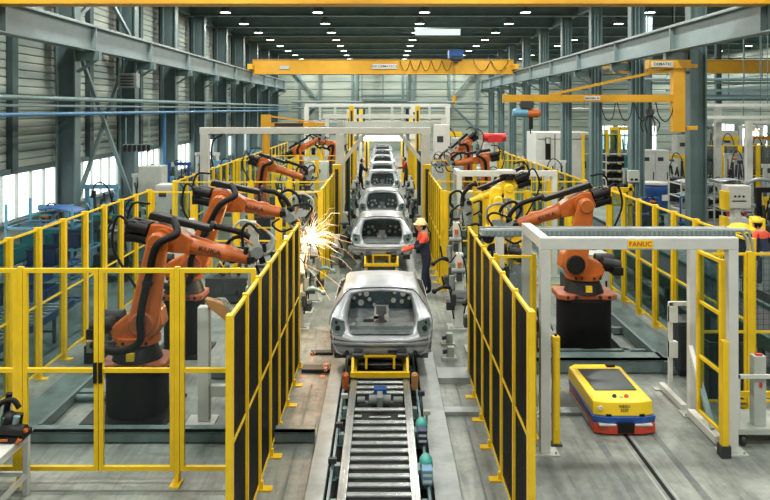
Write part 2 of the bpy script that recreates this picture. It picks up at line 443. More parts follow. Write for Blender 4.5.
# ---- ceiling lamps
lamp = None; n_l = 0
rows = [('leftmost', -8.45), ('left inner', -3.5), ('right inner', 2.22), ('right outer', 7.64), ('first side bay', 14.3), ('far side bay', 30.0)]
LZ = 9.6
lampY = [40.2+5.33*k for k in range(0, 8)]
near = [-1.5, 4.5, 10.5, 16.5, 22.5, 28.5, 34.5]
def lamp_light(x, y, parent, P):
    l = bpy.data.lights.new('lamp_light', 'AREA'); l.shape = 'DISK'; l.size = .45; l.energy = P; l.color = (1.0, .965, .90)
    o = bpy.data.objects.new('lamp_light', l); COL.objects.link(o); o.parent = parent; o.location = (0,0,-.09)
    return o
for r, (rn, x) in enumerate(rows):
    ys = [(y, False) for y in near]+[(y, True) for y in lampY]
    if r == 4: ys = [(y, y > 38) for y in near+lampY]
    vi = 0
    for y, vis in ys:
        if vis:
            lab = 'glowing round ceiling lamp, %s from the front in the %s row' % (ORD[vi], rn); vi += 1
        else:
            lab = 'round ceiling lamp overhead in the %s row, above the picture' % rn
        if lamp is None:
            t = thing('ceiling_lamp', (x, y, LZ), lab, 'lamp', 'round high-bay lamps')
            h = MB(); h.lathe((x,y,LZ+.5), (x,y,LZ), [(0,.02),(.02,.12),(.2,.14),(.22,.2),(.5,.3),(.54,.3)], 14); h.cyl((x,y,LZ+.5), (x,y,RZ-.1), .015, n=5); h.build('housing', M['grey'], t)
            d = MB(); d.cyl((x,y,LZ-.03), (x,y,LZ+.02), .27, n=16); d.build('diffuser', M['lamp_glow'], t)
            lamp = t; lamp_light(x, y, t, 230)
        else:
            t = copy_tree(lamp, (x, y, LZ), label=lab)
t = thing('strip_light', (3.4, 46.6, 9.3), 'long bright strip light high under the dark roof, right of the middle', 'lamp')
b = MB(); b.bx(1.95, 4.85, 46.5, 46.8, 9.36, 9.46); b.build('housing', M['offwhite'], t)
b = MB(); b.bx(2.0, 4.8, 46.52, 46.78, 9.0, 9.36); b.build('diffuser', M['tube_soft'], t)
# ================================================================== CRANES
def bridge_crane(Y, z0, z1, xa, xb, label, sign=None):
    t = thing('bridge_crane', ((xa+xb)/2, Y, z0), label, 'crane')
    b = MB(); b.bx(xa, xb, Y-.22, Y+.22, z0+.06, z1-.06); b.build('girder', M['crane_yellow'], t)
    b = MB(); b.bx(xa, xb, Y-.28, Y+.28, z1-.06, z1); b.bx(xa, xb, Y-.28, Y+.28, z0, z0+.06); b.build('flange', M['crane_yellow'], t)
    for s, x in ((-1, xa), (1, xb)):
        c = MB(); c.bx(x-.16, x+.16, Y-1.5, Y+1.5, z0+.28, z0+.66)
        co_ = c.build('end_carriage', M['crane_yellow'], t, bevel=.02)
        for yy in (Y-1.2, Y+1.2):
            w_ = MB(); w_.cyl((x-.06,yy,z0+.42), (x+.06,yy,z0+.42), .16, n=12); w_.build('wheel', M['dark_grey'], co_)
    b = MB(); b.bx(xa+.4, xb-.4, Y-.36, Y-.3, z1+.03, z1+.08); b.build('cable_rail', M['dark_grey'], t)
    return t
bridge_crane(18.2, 6.92, 7.95, -9.35, 9.35, 'yellow overhead crane girder crossing the very top of the picture')
c2 = bridge_crane(54, 6.9, 7.95, -9.35, 9.35, 'yellow overhead bridge crane far down the hall with a blue hoist')
b = MB(); b.bx(-.8, 1.0, 53.66, 53.72, 7.28, 7.62); sg = b.build('sign_plate', M['white'], c2)
text('DX DEMATECS', (.1, 53.65, 7.45), .26, M['ink'], sg)
b = MB(); b.bx(-7.4, -6.7, 53.7, 53.72, 7.25, 7.5); b.build('warning_plate', M['offwhite'], c2)
b = MB(); b.bx(4.7, 5.7, 53.3, 54.5, 7.98, 8.6); tr = b.build('hoist_trolley', M['blue'], c2, bevel=.03)
b = MB(); b.cyl((4.9,53.4,8.0), (5.6,53.4,8.0), .2); b.cyl((5.0,53.3,7.75), (5.3,53.3,7.75), .1); b.build('drum', M['dark_grey'], tr)
b = MB(); b.cyl((5.0,53.4,5.3), (5.0,53.4,8), .02, n=5); b.cyl((5.12,53.4,5.3), (5.12,53.4,8), .02, n=5); b.build('rope', M['dark_grey'], tr)
b = MB(); b.cyl((5.06,53.4,4.95), (5.06,53.4,5.35), .12, .16); b.tube(spline([(5.06,53.4,4.95),(5.2,53.4,4.8),(5.06,53.4,4.65),(4.95,53.4,4.75)]), .03); b.build('hook_block', M['crane_yellow'], tr)
b = MB(); pts = []
x = 1.2
while x < 8.6:
    wd = .75 if x < 6 else 1.25
    if not 4.2 < x < 5.8: b.tube(spline([(x,53.62,7.85), (x+wd*.25,53.62,7.3), (x+wd*.5,53.62,7.12), (x+wd*.75,53.62,7.3), (x+wd,53.62,7.85)], 4), .025, 5)
    x += wd
b.build('festoon_cable', M['black'], c2)
c3 = bridge_crane(40, 6.3, 7.02, 12.3, 30.5, 'yellow overhead crane girder in the neighbouring right bay')
t = thing('crane_runway', (31, 40, 6), 'far grey crane runway beam along the right wall of the side bay', 'beam')
b = MB(); b.bx(30.8, 31, 4, 76, 5.6, 6.3); b.build('web', M['beam_steel'], t)
# ---- wall jib crane on the right column
JY = 24.3
t = thing('jib_crane', (9.55, JY, 3.6), 'yellow jib crane on the right column with long boom and diagonal tie', 'crane')
b = MB(); b.bx(9.35, 9.74, JY-.15, JY+.15, 3.65, 5.95); b.build('mast', M['crane_yellow'], t, bevel=.015)
b = MB(); b.bx(3.9, 9.45, JY-.1, JY+.1, 4.62, 4.66); b.bx(3.9, 9.45, JY-.02, JY+.02, 4.66, 4.82); b.bx(3.9, 9.45, JY-.1, JY+.1, 4.82, 4.86); b.bx(3.88,3.92,JY-.1,JY+.1,4.6,4.88)
b.bx(3.9, 9.45, JY-.11, JY-.09, 4.66, 4.83)
bo = b.build('boom', M['crane_yellow'], t)
b = MB(); b.bar((5.4,JY,4.86), (9.4,JY,5.72), .06, .08); b.build('tie_rod', M['crane_yellow'], t)
b = MB(); b.bx(8.55, 9.9, JY-.2, JY+.2, 5.7, 5.98); b.bx(9.8, 10.15, JY-.12, JY+.12, 5.72, 5.85); b.bx(9.8,10.15,JY-.12,JY+.12,3.72,3.85); b.build('bracket', M['crane_yellow'], t, bevel=.01)
b = MB(); b.bx(8.62, 9.32, JY-.23, JY-.2, 5.75, 5.93); s_ = b.build('label_plate', M['white'], t); text('DEMATEC', (8.99, JY-.235, 5.84), .13, M['ink'], s_)
b = MB(); b.bx(6.5, 7.0, JY-.13, JY-.11, 4.68, 4.81); s_ = b.build('load_plate', M['white'], t); text('MAXIMA 50', (6.75, JY-.135, 4.745), .085, M['ink'], s_)
b = MB(); b.tube(spline([(8.8,JY-.1,4.62),(8.9,JY-.1,4.2),(9.1,JY-.1,4.0),(9.3,JY-.1,4.2),(9.4,JY-.1,4.7)],5), .02, 6)
for x in (7.0, 7.55, 8.1): b.tube(spline([(x,JY-.1,4.62),(x+.15,JY-.1,4.15),(x+.28,JY-.1,4.02),(x+.42,JY-.1,4.15),(x+.5,JY-.1,4.6)],5), .016, 6)
b.build('festoon_cable', M['black'], t)
t = thing('balancer', (8.65, JY, 3.6), 'black spring balancer tangle hanging from the jib boom near its mast', 'hoist')
b = MB(); b.cyl((8.65,JY,4.62), (8.65,JY,4.35), .05); b.cyl((8.6,JY-.05,4.3), (8.7,JY+.05,4.3), .12); b.build('body', M['dark_grey'], t)
b = MB()
for k in range(5):
    dx = -.22+.11*k; b.tube(spline([(8.65,JY,4.25), (8.65+dx*1.4,JY,3.95), (8.65+dx,JY-.05,3.55+.06*abs(k-2))],4), .022, 6)
b.build('cable', M['black'], t)
t = thing('chain_hoist', (4.6, JY, 4), 'blue and orange electric chain hoist under the jib boom tip', 'hoist')
b = MB(); b.bx(4.45, 4.85, JY-.15, JY+.15, 4.42, 4.66); b.cyl((4.5,JY-.16,4.56),(4.5,JY+.16,4.56),.07); b.cyl((4.8,JY-.16,4.56),(4.8,JY+.16,4.56),.07); b.build('trolley', M['dark_grey'], t, bevel=.01)
b = MB(); b.cyl((4.28,JY,4.28), (4.68,JY,4.28), .15, n=14); b.cyl((4.2,JY,4.28),(4.28,JY,4.28),.1,.15); b.build('motor', M['light_blue'], t)
b = MB(); b.cyl((4.68,JY,4.26), (5.02,JY,4.26), .15, n=14); b.cyl((5.02,JY,4.26),(5.1,JY,4.26),.15,.09); b.build('gearbox', M['orange'], t)
b = MB(); b.bx(4.72, 4.84, JY-.1, JY+.02, 3.75, 4.12); b.tube([(4.78,JY,4.2),(4.78,JY,3.6)], .02); b.build('chain_bag', M['black'], t)
# ---- pillar jib crane on the left
JL = 33
t = thing('pillar_jib', (-5.15, JL, 0), 'yellow pillar jib crane standing between the left robot cells', 'crane')
b = MB(); b.cyl((-5.15,JL,0), (-5.15,JL,3.35), .17, n=16); b.bx(-5.4,-4.9,JL-.25,JL+.25,0,.04); b.build('pillar', M['crane_yellow'], t)
b = MB(); b.bx(-5.25, -2.55, JL-.1, JL+.1, 3.62, 3.8); b.build('boom', M['crane_yellow'], t)
b = MB(); b.bx(-5.35,-4.95,JL-.15,JL+.15,3.3,4.15); b.bar((-5.1,JL,4.1),(-3.0,JL,3.8),.06,.07); b.build('bracket', M['crane_yellow'], t)
b = MB(); b.bx(-4.75,-3.5,JL-.13,JL-.1,3.64,3.78); s_ = b.build('label_strip', M['ink'], t)

# ================================================================== FENCES
FH = 2.45
def fence(p0, p1, n, label, sheetm='teal_sheet', mid=1.2, z1=FH, post_w=.07, z0=.12, frame=.035, posts=None, wires=0, feet=1, group=None, top=None, wide_first=0, wide_last=0):
    p0 = Vector((p0[0], p0[1], 0)); p1 = Vector((p1[0], p1[1], 0)); d = p1-p0; L = d.length; d /= L; nrm = Vector((-d.y, d.x, 0))*feet
    t = thing('safety_fence', p0, label, 'fence', group)
    for i in range(n+1):
        if posts is not None and i not in posts: continue
        c = p0+d*(L*i/n); wd = post_w
        if i == 0 and wide_first: wd = wide_first
        if i == n and wide_last: wd = wide_last
        b = MB(); b.cb(c+Vector((0,0,z1/2+.01)), (wd, post_w, z1+.02), Matrix.Rotation(math.atan2(d.y, d.x), 3, 'Z'))
        po = b.build('post', M['yellow'], t)
        f = MB(); f.cb(c+nrm*.06+Vector((0,0,.008)), (.12, .2, .016), Matrix.Rotation(math.atan2(d.y, d.x), 3, 'Z'))
        f.bar(c+nrm*.03+Vector((0,0,.01)), c+nrm*.03+Vector((0,0,.1)), .05)
        f.build('foot_plate', M['yellow'], po)
    for i in range(n):
        g0 = (post_w/2 if (posts is None or i in posts) else 0)+.004; g1 = (post_w/2 if (posts is None or i+1 in posts) else 0)+.004
        a = p0+d*(L*i/n+g0); c = p0+d*(L*(i+1)/n-g1); F = frame; u = Vector((0,0,1))
        b = MB()
        b.bar(a+d*F/2+u*z0, a+d*F/2+u*z1, F, F); b.bar(c-d*F/2+u*z0, c-d*F/2+u*z1, F, F)
        a_ = a+d*F; c_ = c-d*F
        b.bar(a_+u*(z1-F/2), c_+u*(z1-F/2), F, F); b.bar(a_+u*(z0+F/2), c_+u*(z0+F/2), F, F)
        if mid: b.bar(a_+u*mid, c_+u*mid, F, F)
        pf = b.build('panel', M['yellow'], t)
        if sheetm:
            s = MB(); s.bar(a+d*F+u*(z0+z1)/2, c-d*F+u*(z0+z1)/2, .005, z1-z0-2*F); s.build('infill', M[sheetm], pf)
        if wires:
            s = MB(); W_ = (c-a).length
            k = a+d*F
            m = int(W_/wires)
            for j in range(1, m): s.bar(a+d*(W_*j/m)+u*z0+nrm*.008, a+d*(W_*j/m)+u*z1+nrm*.008, .004, .004)
            m = int((z1-z0)/wires)
            for j in range(1, m): s.bar(a+u*(z0+(z1-z0)*j/m)+nrm*.008, c+u*(z0+(z1-z0)*j/m)+nrm*.008, .004, .004)
            s.build('wire_mesh', M['black'], pf)
    return t
# left side cells
ff = fence((-5.2,8.85), (-1.5,8.85), 4, 'front yellow safety fence of the left cell with clear double gate', 'clear_sheet', 1.32, 2.52, .06, .14, .05, posts=[1,3], feet=-1)
b = MB(); b.bx(-3.40,-3.365,8.79,8.82,1.18,1.42); b.bx(-3.335,-3.30,8.79,8.82,1.18,1.42); b.build('latch', M['black'], ff)
fence((-5.62,18.0), (-5.62,7.4), 11, 'long outer yellow fence left of the nearest left robot', 'teal_sheet', 1.2, 2.45, .10, .10, .03)
fi = fence((-1.44,7.05), (-1.44,12.75), 7, 'dark meshed yellow fence left of the roller conveyor', 'dark_sheet', 1.22, 2.45, .06, .05, wires=.05, feet=-1, wide_first=.1)
fence((-5.62,18.2), (-1.5,18.2), 4, 'yellow cross fence closing the back of the nearest left cell', 'clear_sheet', 1.2, 2.4, .09)
fence((-1.5,18.2), (-1.5,23.0), 6, 'yellow fence left of the line beside the second car body', 'teal_sheet', 1.2, 2.45, .06)
fence((-5.62,20.2), (-1.5,20.2), 4, 'yellow cross fence at the front of the second left cell', 'clear_sheet', 1.2, 2.45, .09)
fence((-5.62,31.5), (-5.62,20.3), 10, 'outer yellow fence running along the second left cell', 'teal_sheet', 1.2, 2.45, .10)
fence((-5.62,28.7), (-1.5,28.7), 4, 'yellow cross fence behind the second left robot', 'clear_sheet', 1.2, 2.45, .09)
fence((-1.5,24.5), (-1.5,31), 7, 'yellow fence left of the line beside the third car body', 'teal_sheet', 1.2, 2.6, .08)
fence((-5.62,31.6), (-1.6,31.6), 4, 'yellow cross fence at the front of the third left cell', 'clear_sheet', 1.2, 2.45, .09)
fence((-5.62,44), (-5.62,31.7), 10, 'outer yellow fence running along the farthest left cell', 'teal_sheet', 1.2, 2.45, .06)
fence((-1.5,33), (-1.5,42), 8, 'yellow fence left of the line by the distant car bodies', 'teal_sheet', 1.2, 2.6, .08)
# right side cells
fence((1.42,7.2), (1.42,12.3), 6, 'dark meshed yellow fence right of the roller conveyor', 'dark_sheet', 1.22, 2.45, .06, .05, wires=.05, feet=1, wide_first=.14)
fence((1.5,10.0), (2.02,10.0), 1, 'narrow yellow framed gate panel beside the white portal frame', 'clear_sheet', None, 2.45, .045)
fence((1.5,18.2), (5.5,18.2), 4, 'yellow cross fence behind the nearest right robot', 'clear_sheet', 1.2, 2.4, .09)
fence((5.5,18.1), (5.5,11.2), 7, 'long outer yellow fence right of the nearest right robot', 'teal_sheet', 1.2, 2.45, .10)
fence((4.60,10.95), (6.1,10.95), 2, 'short yellow mesh fence right of the white portal frame', 'clear_sheet', 1.15, 2.3, .08, wires=.08)
fence((1.42,18.2), (1.42,23.0), 6, 'yellow fence right of the line beside the second car body', 'teal_sheet', 1.2, 2.45, .06)
fence((1.5,20.3), (5.5,20.3), 4, 'yellow cross fence at the front of the second right cell', 'clear_sheet', 1.2, 2.45, .07)
fence((5.5,36.0), (5.5,20.5), 15, 'outer yellow fence running along the far right cells', 'teal_sheet', 1.2, 2.45, .09)
fence((1.42,24.5), (1.42,31), 7, 'yellow fence right of the line beside the third car body', 'teal_sheet', 1.2, 2.6, .08)
fence((1.5,28.7), (5.5,28.7), 4, 'yellow cross fence behind the second right robots', 'clear_sheet', 1.2, 2.45, .07)
fence((1.42,33), (1.42,42), 8, 'yellow fence right of the line by the distant car bodies', 'teal_sheet', 1.2, 2.6, .08)
# side bay fences
fence((15.4,36), (20.6,36), 6, 'yellow meshed fence of a machine cell in the right side bay', 'milky_sheet', 1.2, 2.65, .14)
fence((11.2,42), (14.6,42), 5, 'yellow guard fence behind the white control cabinet', 'teal_sheet', 1.9, 3.0, .12)
fence((13.2,47), (14.8,47), 2, 'small yellow fence behind the blue tank', 'teal_sheet', 1.2, 3.1, .14)
# tall yellow posts along the far line
def yellow_post(x, y, h, w, lab):
    t = thing('guide_post', (x,y,0), lab, 'post')
    b = MB(); b.bx(x-w/2, x+w/2, y-w/2, y+w/2, 0, h); b.build('column', M['yellow'], t, bevel=.01)
    b = MB(); b.bx(x-w*.9, x+w*.9, y-w*.9, y+w*.9, 0, .03); b.build('foot_plate', M['yellow'], t)
    b = MB(); b.bx(x-w*.2, x+w*.2, y-w/2-.02, y-w/2, h*.2, h*.95); b.build('strip', M['dark_grey'], t)
yellow_post(-1.43, 23.25, 2.68, .26, 'wide yellow corner post left of the line in front of the white gantry')
yellow_post(1.36, 23.25, 2.68, .26, 'wide yellow corner post right of the line in front of the white gantry')
yellow_post(-1.47, 35.2, 4.55, .24, 'tall yellow post left of the line behind the white gantry')
yellow_post(1.62, 35.2, 4.55, .22, 'tall yellow post right of the line behind the white gantry')
yellow_post(-1.0, 46, 2.6, .28, 'wide yellow post left of the bright light tunnel')
yellow_post(1.25, 46, 2.6, .28, 'wide yellow post right of the bright light tunnel')
yellow_post(-2.0, 44, 4.2, .2, 'yellow post in front of the white steel platform, left of the light tunnel')
# light curtain posts
t = thing('light_curtain', (2.27,9.85,0), 'free standing yellow light curtain post right of the gate', 'post')
b = MB(); b.bx(2.225,2.315,9.8,9.9,.02,1.42); b.build('housing', M['yellow'], t, bevel=.008)
b = MB(); b.bx(2.25,2.29,9.79,9.8,.2,1.35); b.build('lens_strip', M['agv_yellow'], t)
b = MB(); b.bx(2.2,2.34,9.77,9.93,0,.02); b.cyl((2.27,9.85,1.42),(2.27,9.85,1.45),.02); b.build('foot_plate', M['dark_grey'], t)
t = thing('light_curtain', (4.33,9.5,0), 'yellow light curtain post fixed beside the right portal post', 'post')
b = MB(); b.bx(4.28,4.36,9.45,9.55,.14,1.47); b.build('housing', M['yellow'], t, bevel=.008)
b = MB(); b.bx(4.26,4.38,9.43,9.57,0,.15); b.build('foot_plate', M['dark_grey'], t)

# ================================================================== WHITE PORTALS
def portal(Y, label, sign=False, x0=2.07, x1=4.46, dep=1.2, H=2.76):
    t = thing('entry_portal', ((x0+x1)/2, Y, 0), label, 'frame')
    w_ = .13
    b = MB(); b.bx(x0-w_/2, x1+w_/2, Y-w_/2, Y+w_/2, H-.15, H); b.build('top_beam', M['white'], t, bevel=.008)
    for x in (x0, x1):
        if x == x0:
            b = MB(); b.bx(x-w_/2+.004, x+w_/2-.004, Y+w_/2, Y+dep-w_/2, H-.145, H-.005); b.build('side_beam', M['white'], t)
        for y in (Y, Y+dep):
            b = MB(); b.bx(x-w_/2+.002, x+w_/2-.002, y-w_/2+.002, y+w_/2-.002, .02, H-.15 if y == Y else H-(.01 if x == x0 else .23)); p = b.build('post', M['white'], t, bevel=.006)
            b = MB(); b.bx(x-.17, x+.17, y-.12, y+.12, 0, .02)
            for sx in (-.13,.13): b.cyl((x+sx,y-.08,.02),(x+sx,y-.08,.05),.015,n=6)
            b.build('base_plate', M['offwhite'], p)
    if sign:
        b = MB(); b.bx(3.11, 3.43, Y-.075, Y-.066, H-.13, H-.026); s = b.build('name_plate', M['agv_yellow'], t)
        text('FANUC', (3.27, Y-.077, H-.078), .085, M['label_red'], s, sx=1.0)
    return t
pt = portal(9.6, 'white steel portal frame with yellow name plate around the right robot cell entry', True)
b = MB(); b.bx(4.34,4.42,10.9,11.8,.02,.10); b.bx(4.34,4.44,9.8,10.7,.02,.12); b.bar((4.4,10.75,1.0),(4.4,10.0,.14),.06); b.build('base_beam', M['white'], pt)
b = MB(); b.bx(4.25,4.5,11.7,11.84,0,.02); b.build('base_plate', M['offwhite'], pt)
portal(19.7, 'white portal frame around the second right cell behind the yellow robot', False, 2.0, 4.5, .9, 2.78)
t = thing('safety_gate', (4.37, 9.72, 0), 'open yellow framed gate with clear panel beside the right portal post', 'gate')
b = MB()
X_ = 4.37
for y in (9.66, 10.36): b.bx(X_-.03, X_+.03, y-.035, y+.035, .22, 2.46)
for z in (.24, 1.0, 1.75, 2.43): b.bx(X_-.025, X_+.025, 9.7, 10.33, z-.02, z+.02)
b.build('gate_frame', M['yellow'], t)
b = MB(); b.bx(X_-.004, X_+.004, 9.7, 10.32, .24, 2.42); b.build('infill', M['teal_sheet'], t)
b = MB(); b.bx(X_+.03,X_+.1,9.66,9.7,.9,1.05); b.bx(X_+.03,X_+.1,9.66,9.7,2.0,2.1); b.build('hinge', M['offwhite'], t)
# ribbed cable tray above the portal
t = thing('cable_tray', (3.4, 10.95, 2.5), 'ribbed grey cable tray running over the portal frame and bending down at right', 'cable tray')
b = MB(); b.bx(1.44, 5.15, 10.95, 11.25, 2.535, 2.55); b.bx(1.44,5.15,10.95,10.97,2.535,2.63); b.bx(1.44,5.15,11.23,11.25,2.535,2.64)
b.build('tray', M['plate'], t)
b = MB(); b.tube(spline([(1.5,11.05,2.62),(3,11.05,2.63),(5.1,11.05,2.62),(5.3,11.05,2.56),(5.38,11.05,2.35),(5.4,11.05,1.6)],5), .025); b.tube(spline([(1.44,11.15,2.6),(3,11.15,2.62),(5.2,11.15,2.62),(5.45,11.15,2.5),(5.5,11.15,2.2),(5.52,11.15,1.4)],5), .02)
b.build('hose', M['plate'], t)
b = MB()
for k in range(54): b.bx(1.5+.068*k, 1.53+.068*k, 10.935, 10.95, 2.54, 2.62)
b.build('ribs', M['cyan_grey'], t)
# ---- white overhead gantry across the line
def gantry(Y, z, xs, xa, xb, w_, label, braces=True):
    t = thing('overhead_gantry', ((xs[0]+xs[-1])/2, Y, 0), label, 'gantry')
    b = MB(); b.bx(xa, xb, Y-.12, Y+.12, z-.2, z); b.build('beam', M['white'], t, bevel=.01)
    for x in xs:
        b = MB(); b.bx(x-w_/2, x+w_/2, Y-w_/2, Y+w_/2, 0, z-.2); p = b.build('post', M['white'], t, bevel=.01)
        b = MB(); b.bx(x-w_, x+w_, Y-w_, Y+w_, 0, .02); b.build('base_plate', M['offwhite'], p)
    return t
g1 = gantry(23.6, 3.82, (-5.6, -1.35, 1.33), -5.75, 1.5, .26, 'white steel gantry crossing the line above the third car body')
b = MB(); b.bar((-1.25,23.6,2.75), (-.55,23.6,3.65), .1, .12); b.build('brace', M['white'], g1)
b = MB(); b.bar((1.23,23.6,2.75), (.5,23.6,3.65), .1, .12); b.build('brace', M['white'], g1)
b = MB(); b.bx(-1.3,1.5,23.7,23.95,3.82,4.0); b.bx(-1.45,-1.25,23.5,23.7,3.82,4.05); b.build('upper_beam', M['offwhite'], g1)
b = MB(); b.tube(spline([(-5.0,23.4,3.62),(-5.3,23.4,3.4),(-5.35,23.4,2.9),(-5.3,23.4,2.6)],5), .03); b.build('hose', M['black'], g1)
g2 = gantry(50, 4.75, (-5.1,-2.1,2.0,4.3), -5.2, 4.5, .3, 'distant white steel platform frame standing across the far end of the line')
b = MB()
b.bx(-4.9,4.3,49.9,50.1,3.5,3.65)
for x in (-4.2,-3.2,-.9,.6,1.3,3.1): b.bx(x-.08,x+.08,49.9,50.1,3.6,4.6)
b.build('rail', M['offwhite'], g2)
b = MB(); b.bx(-2.4,-1.75,49.7,49.8,2.6,4.4); b.bx(1.75,2.35,49.7,49.8,2.4,4.4); b.build('panel', M['white'], g2)
b = MB(); b.bx(-1.72,-1.62,49.6,49.7,3.2,4.4); b.bx(-1.3,-1.2,49.6,49.7,3.2,4.4); b.bx(1.5,1.7,49.6,49.7,3.4,4.4); b.bx(2.0,2.1,49.6,49.65,3.5,4.2); b.build('dark_strip', M['black'], g2)
b = MB(); b.bx(-1.58,-1.36,49.6,49.75,2.6,4.4); b.bx(1.72,1.9,49.6,49.68,3.4,4.0); b.build('yellow_strip', M['yellow'], g2)
g3 = gantry(40, 4.1, (-3.0, 3.2), -3.2, 3.4, .2, 'slim white gantry beam behind the front gantry')
# bright light tunnel
t = thing('light_tunnel', (0,45.5,0), 'bright inspection light tunnel over the distant car bodies', 'lamp')
b = MB(); b.bx(-1.45,1.4,45.0,47.2,2.95,3.05)
for x in (-1.4,1.33):
    for y in (45.1,47.1): b.bx(x-.05,x+.05,y-.05,y+.05,0,2.95)
b.build('frame', M['white'], t)
b = MB()
for y in (45.1,45.7,46.3,46.9): b.cyl((-1.15,y,2.62),(1.15,y,2.62),.13,n=8)
b.build('tube_lamp', M['tube_glow'], t)
# ================================================================== CONVEYOR
mat('trench_shade', (26,30,30), .7, 0, .25, 5, spec=.2)  # near-black tone for the shade in the conveyor trench
LXC = -.045
t = thing('roller_conveyor', (LXC, 9, 0), 'silver roller conveyor carrying the line of car bodies', 'conveyor')
for s in (-1, 1):
    x = LXC+s*.405
    b = MB(); b.bx(x-.05, x+.05, 6.5, 60, .15, .205); b.bx(x-.012, x+.012, 6.5, 60, .205, .222); b.bx(x-.05, x-.035, 6.5, 60, .06, .15); b.bx(x+.035,x+.05,6.5,60,.06,.15); b.build('side_rail', M['roller'], t, bevel=.006)
nr = 0
y = 7.6
while y < 19:
    skip = 10.75 < y < 11.15
    if not skip:
        if 10.3 < y < 10.42:
            b = MB(); b.cyl((LXC-.355,y,.15),(LXC-.25,y,.15),.03,n=10); b.cyl((LXC+.25,y,.15),(LXC+.355,y,.15),.03,n=10); b.cyl((LXC-.15,y,.14),(LXC+.15,y,.14),.022,n=8); b.build('short_roller', M['roller'], t)
        else:
            b = MB(); b.cyl((LXC-.352,y,.155),(LXC+.352,y,.155),.036,n=14); b.cyl((LXC-.36,y,.15),(LXC+.36,y,.15),.014,n=6); b.build('roller', M['roller'], t)
            nr += 1
    y += .212 if y < 12 else .42
for s in (-1, 1):
    for k in range(16):
        yy = 7.3+.85*k; x = LXC+s*.5
        b = MB(); b.bx(x-.03, x+.03, yy-.05, yy+.05, 0, .14); b.bx(x-.08, x+.06, yy-.09, yy+.09, 0, .015); b.bar((x-s*.06,yy,.12),(x+s*.03,yy,.12),.08,.03)
        b.build('support', M['cyan_grey'], t)
b = MB(); b.cyl((LXC-.16,10.95,.15),(LXC+.16,10.95,.15),.075); b.bx(LXC-.3,LXC+.3,10.92,10.98,.1,.13); b.cyl((LXC-.33,10.95,.15),(LXC-.22,10.95,.15),.05); b.cyl((LXC+.2,10.95,.15),(LXC+.33,10.95,.15),.05); b.bx(LXC-.04,LXC+.04,10.75,11.1,.1,.26)
mt = b.build('transfer_motor', M['grey'], t)
b = MB(); b.bx(LXC-.09,LXC+.1,11.02,11.16,.2,.28); b.build('blue_cap', M['blue'], mt)
# black sheet under the rollers, its colour stands in for shade in the gaps
b = MB(); b.bx(LXC-.35, LXC+.35, 6.5, 20, .03, .05); b.build('roller_gap_shade', M['black'], t)
# drive motors beside the conveyor
for (y, lab) in ((9.75, 'teal and dark blue drive motor right of the conveyor, the farther one'), (8.72, 'teal drive motor with pale blue box right of the conveyor near the bottom edge')):
    m = thing('drive_motor', (.5,y,.0), lab, 'motor')
    b = MB(); b.lathe((.5,y+.1,.30),(.5,y-.12,.30),[(0,.0),(.0,.06),(.05,.075),(.18,.075),(.22,.05),(.22,0)],14); b.build('body', M['teal_motor'], m)
    b = MB(); b.bx(.44,.56,y-.28,y-.12,.16,.33); b.build('terminal_box', M['dark_blue' if y > 9 else 'light_blue'], m, bevel=.01)
    b = MB(); b.bx(.45,.55,y-.285,y-.28,.19,.22); b.bx(.45,.55,y-.285,y-.28,.26,.29); b.build('label_strip', M['white'], m)
    b = MB(); b.bx(.4,.56,y-.06,y+.1,0,.23); b.build('bracket', M['cyan_grey'], m)
# orange air cylinders by the skid
for s, nm in ((-1,'left'), (1,'right')):
    x = LXC+s*.53
    m = thing('air_cylinder', (x,11.45,0), ('upright orange stop cylinder left of the nearest car skid' if s < 0 else 'upright tan stop cylinder right of the nearest car skid'), 'cylinder')
    b = MB(); b.cyl((x,11.45,.12),(x,11.45,.34),.045,.06); b.cyl((x,11.45,.34),(x,11.45,.37),.06,.04); b.build('body', M['orange' if s < 0 else 'tan'], m)
    b = MB(); b.cyl((x,11.45,0),(x,11.45,.12),.03); b.bx(x-.06,x+.06,11.38,11.52,0,.02); b.build('mount', M['dark_grey'], m)
for s in (-1,1):
    x = LXC+s*.56
    t2 = thing('side_rail_beam', (x,9,0), 'thin grey green rail beam on brackets %s of the roller conveyor' % ('left' if s < 0 else 'right'), 'rail')
    b = MB(); b.bx(x-.015,x+.015,6.5,18,.10,.14); b.build('rail', M['cyan_grey'], t2)
    for k in range(11):
        b = MB(); b.bx(x-.03,x+.03,6.9+k*1.0,7.0+k*1.0,0,.10); b.build('bracket', M['dark_grey'], t2)
# sensor boxes
for i, (x, y) in enumerate([(-.56,10.9),(-.58,9.9),(-.6,8.9),(.56,11.0),(.6,10.3)]):
    m = thing('sensor_post', (x,y,0), 'small pale sensor post on the %s side of the conveyor, %s from the bottom edge' % ('left' if x < 0 else 'right', ORD[[2,1,0,1,0][i]]), 'sensor')
    b = MB(); b.bx(x-.015,x+.015,y-.015,y+.015,0,.22); b.bx(x-.05,x+.05,y-.04,y+.04,0,.01); b.build('stem', M['cyan_grey'], m)
    b = MB(); b.bx(x-.05,x+.05,y-.03,y+.03,.2,.26); b.build('head', M['offwhite' if i in (0,4) else 'dark_grey'], m, bevel=.005)
b = MB(); b.bx(-.655,.575,5.5,20,.002,.006); struct(b.build('floor_marking', M['trench_shade']))  # trench depth painted as a flat dark sheet between the kerbs
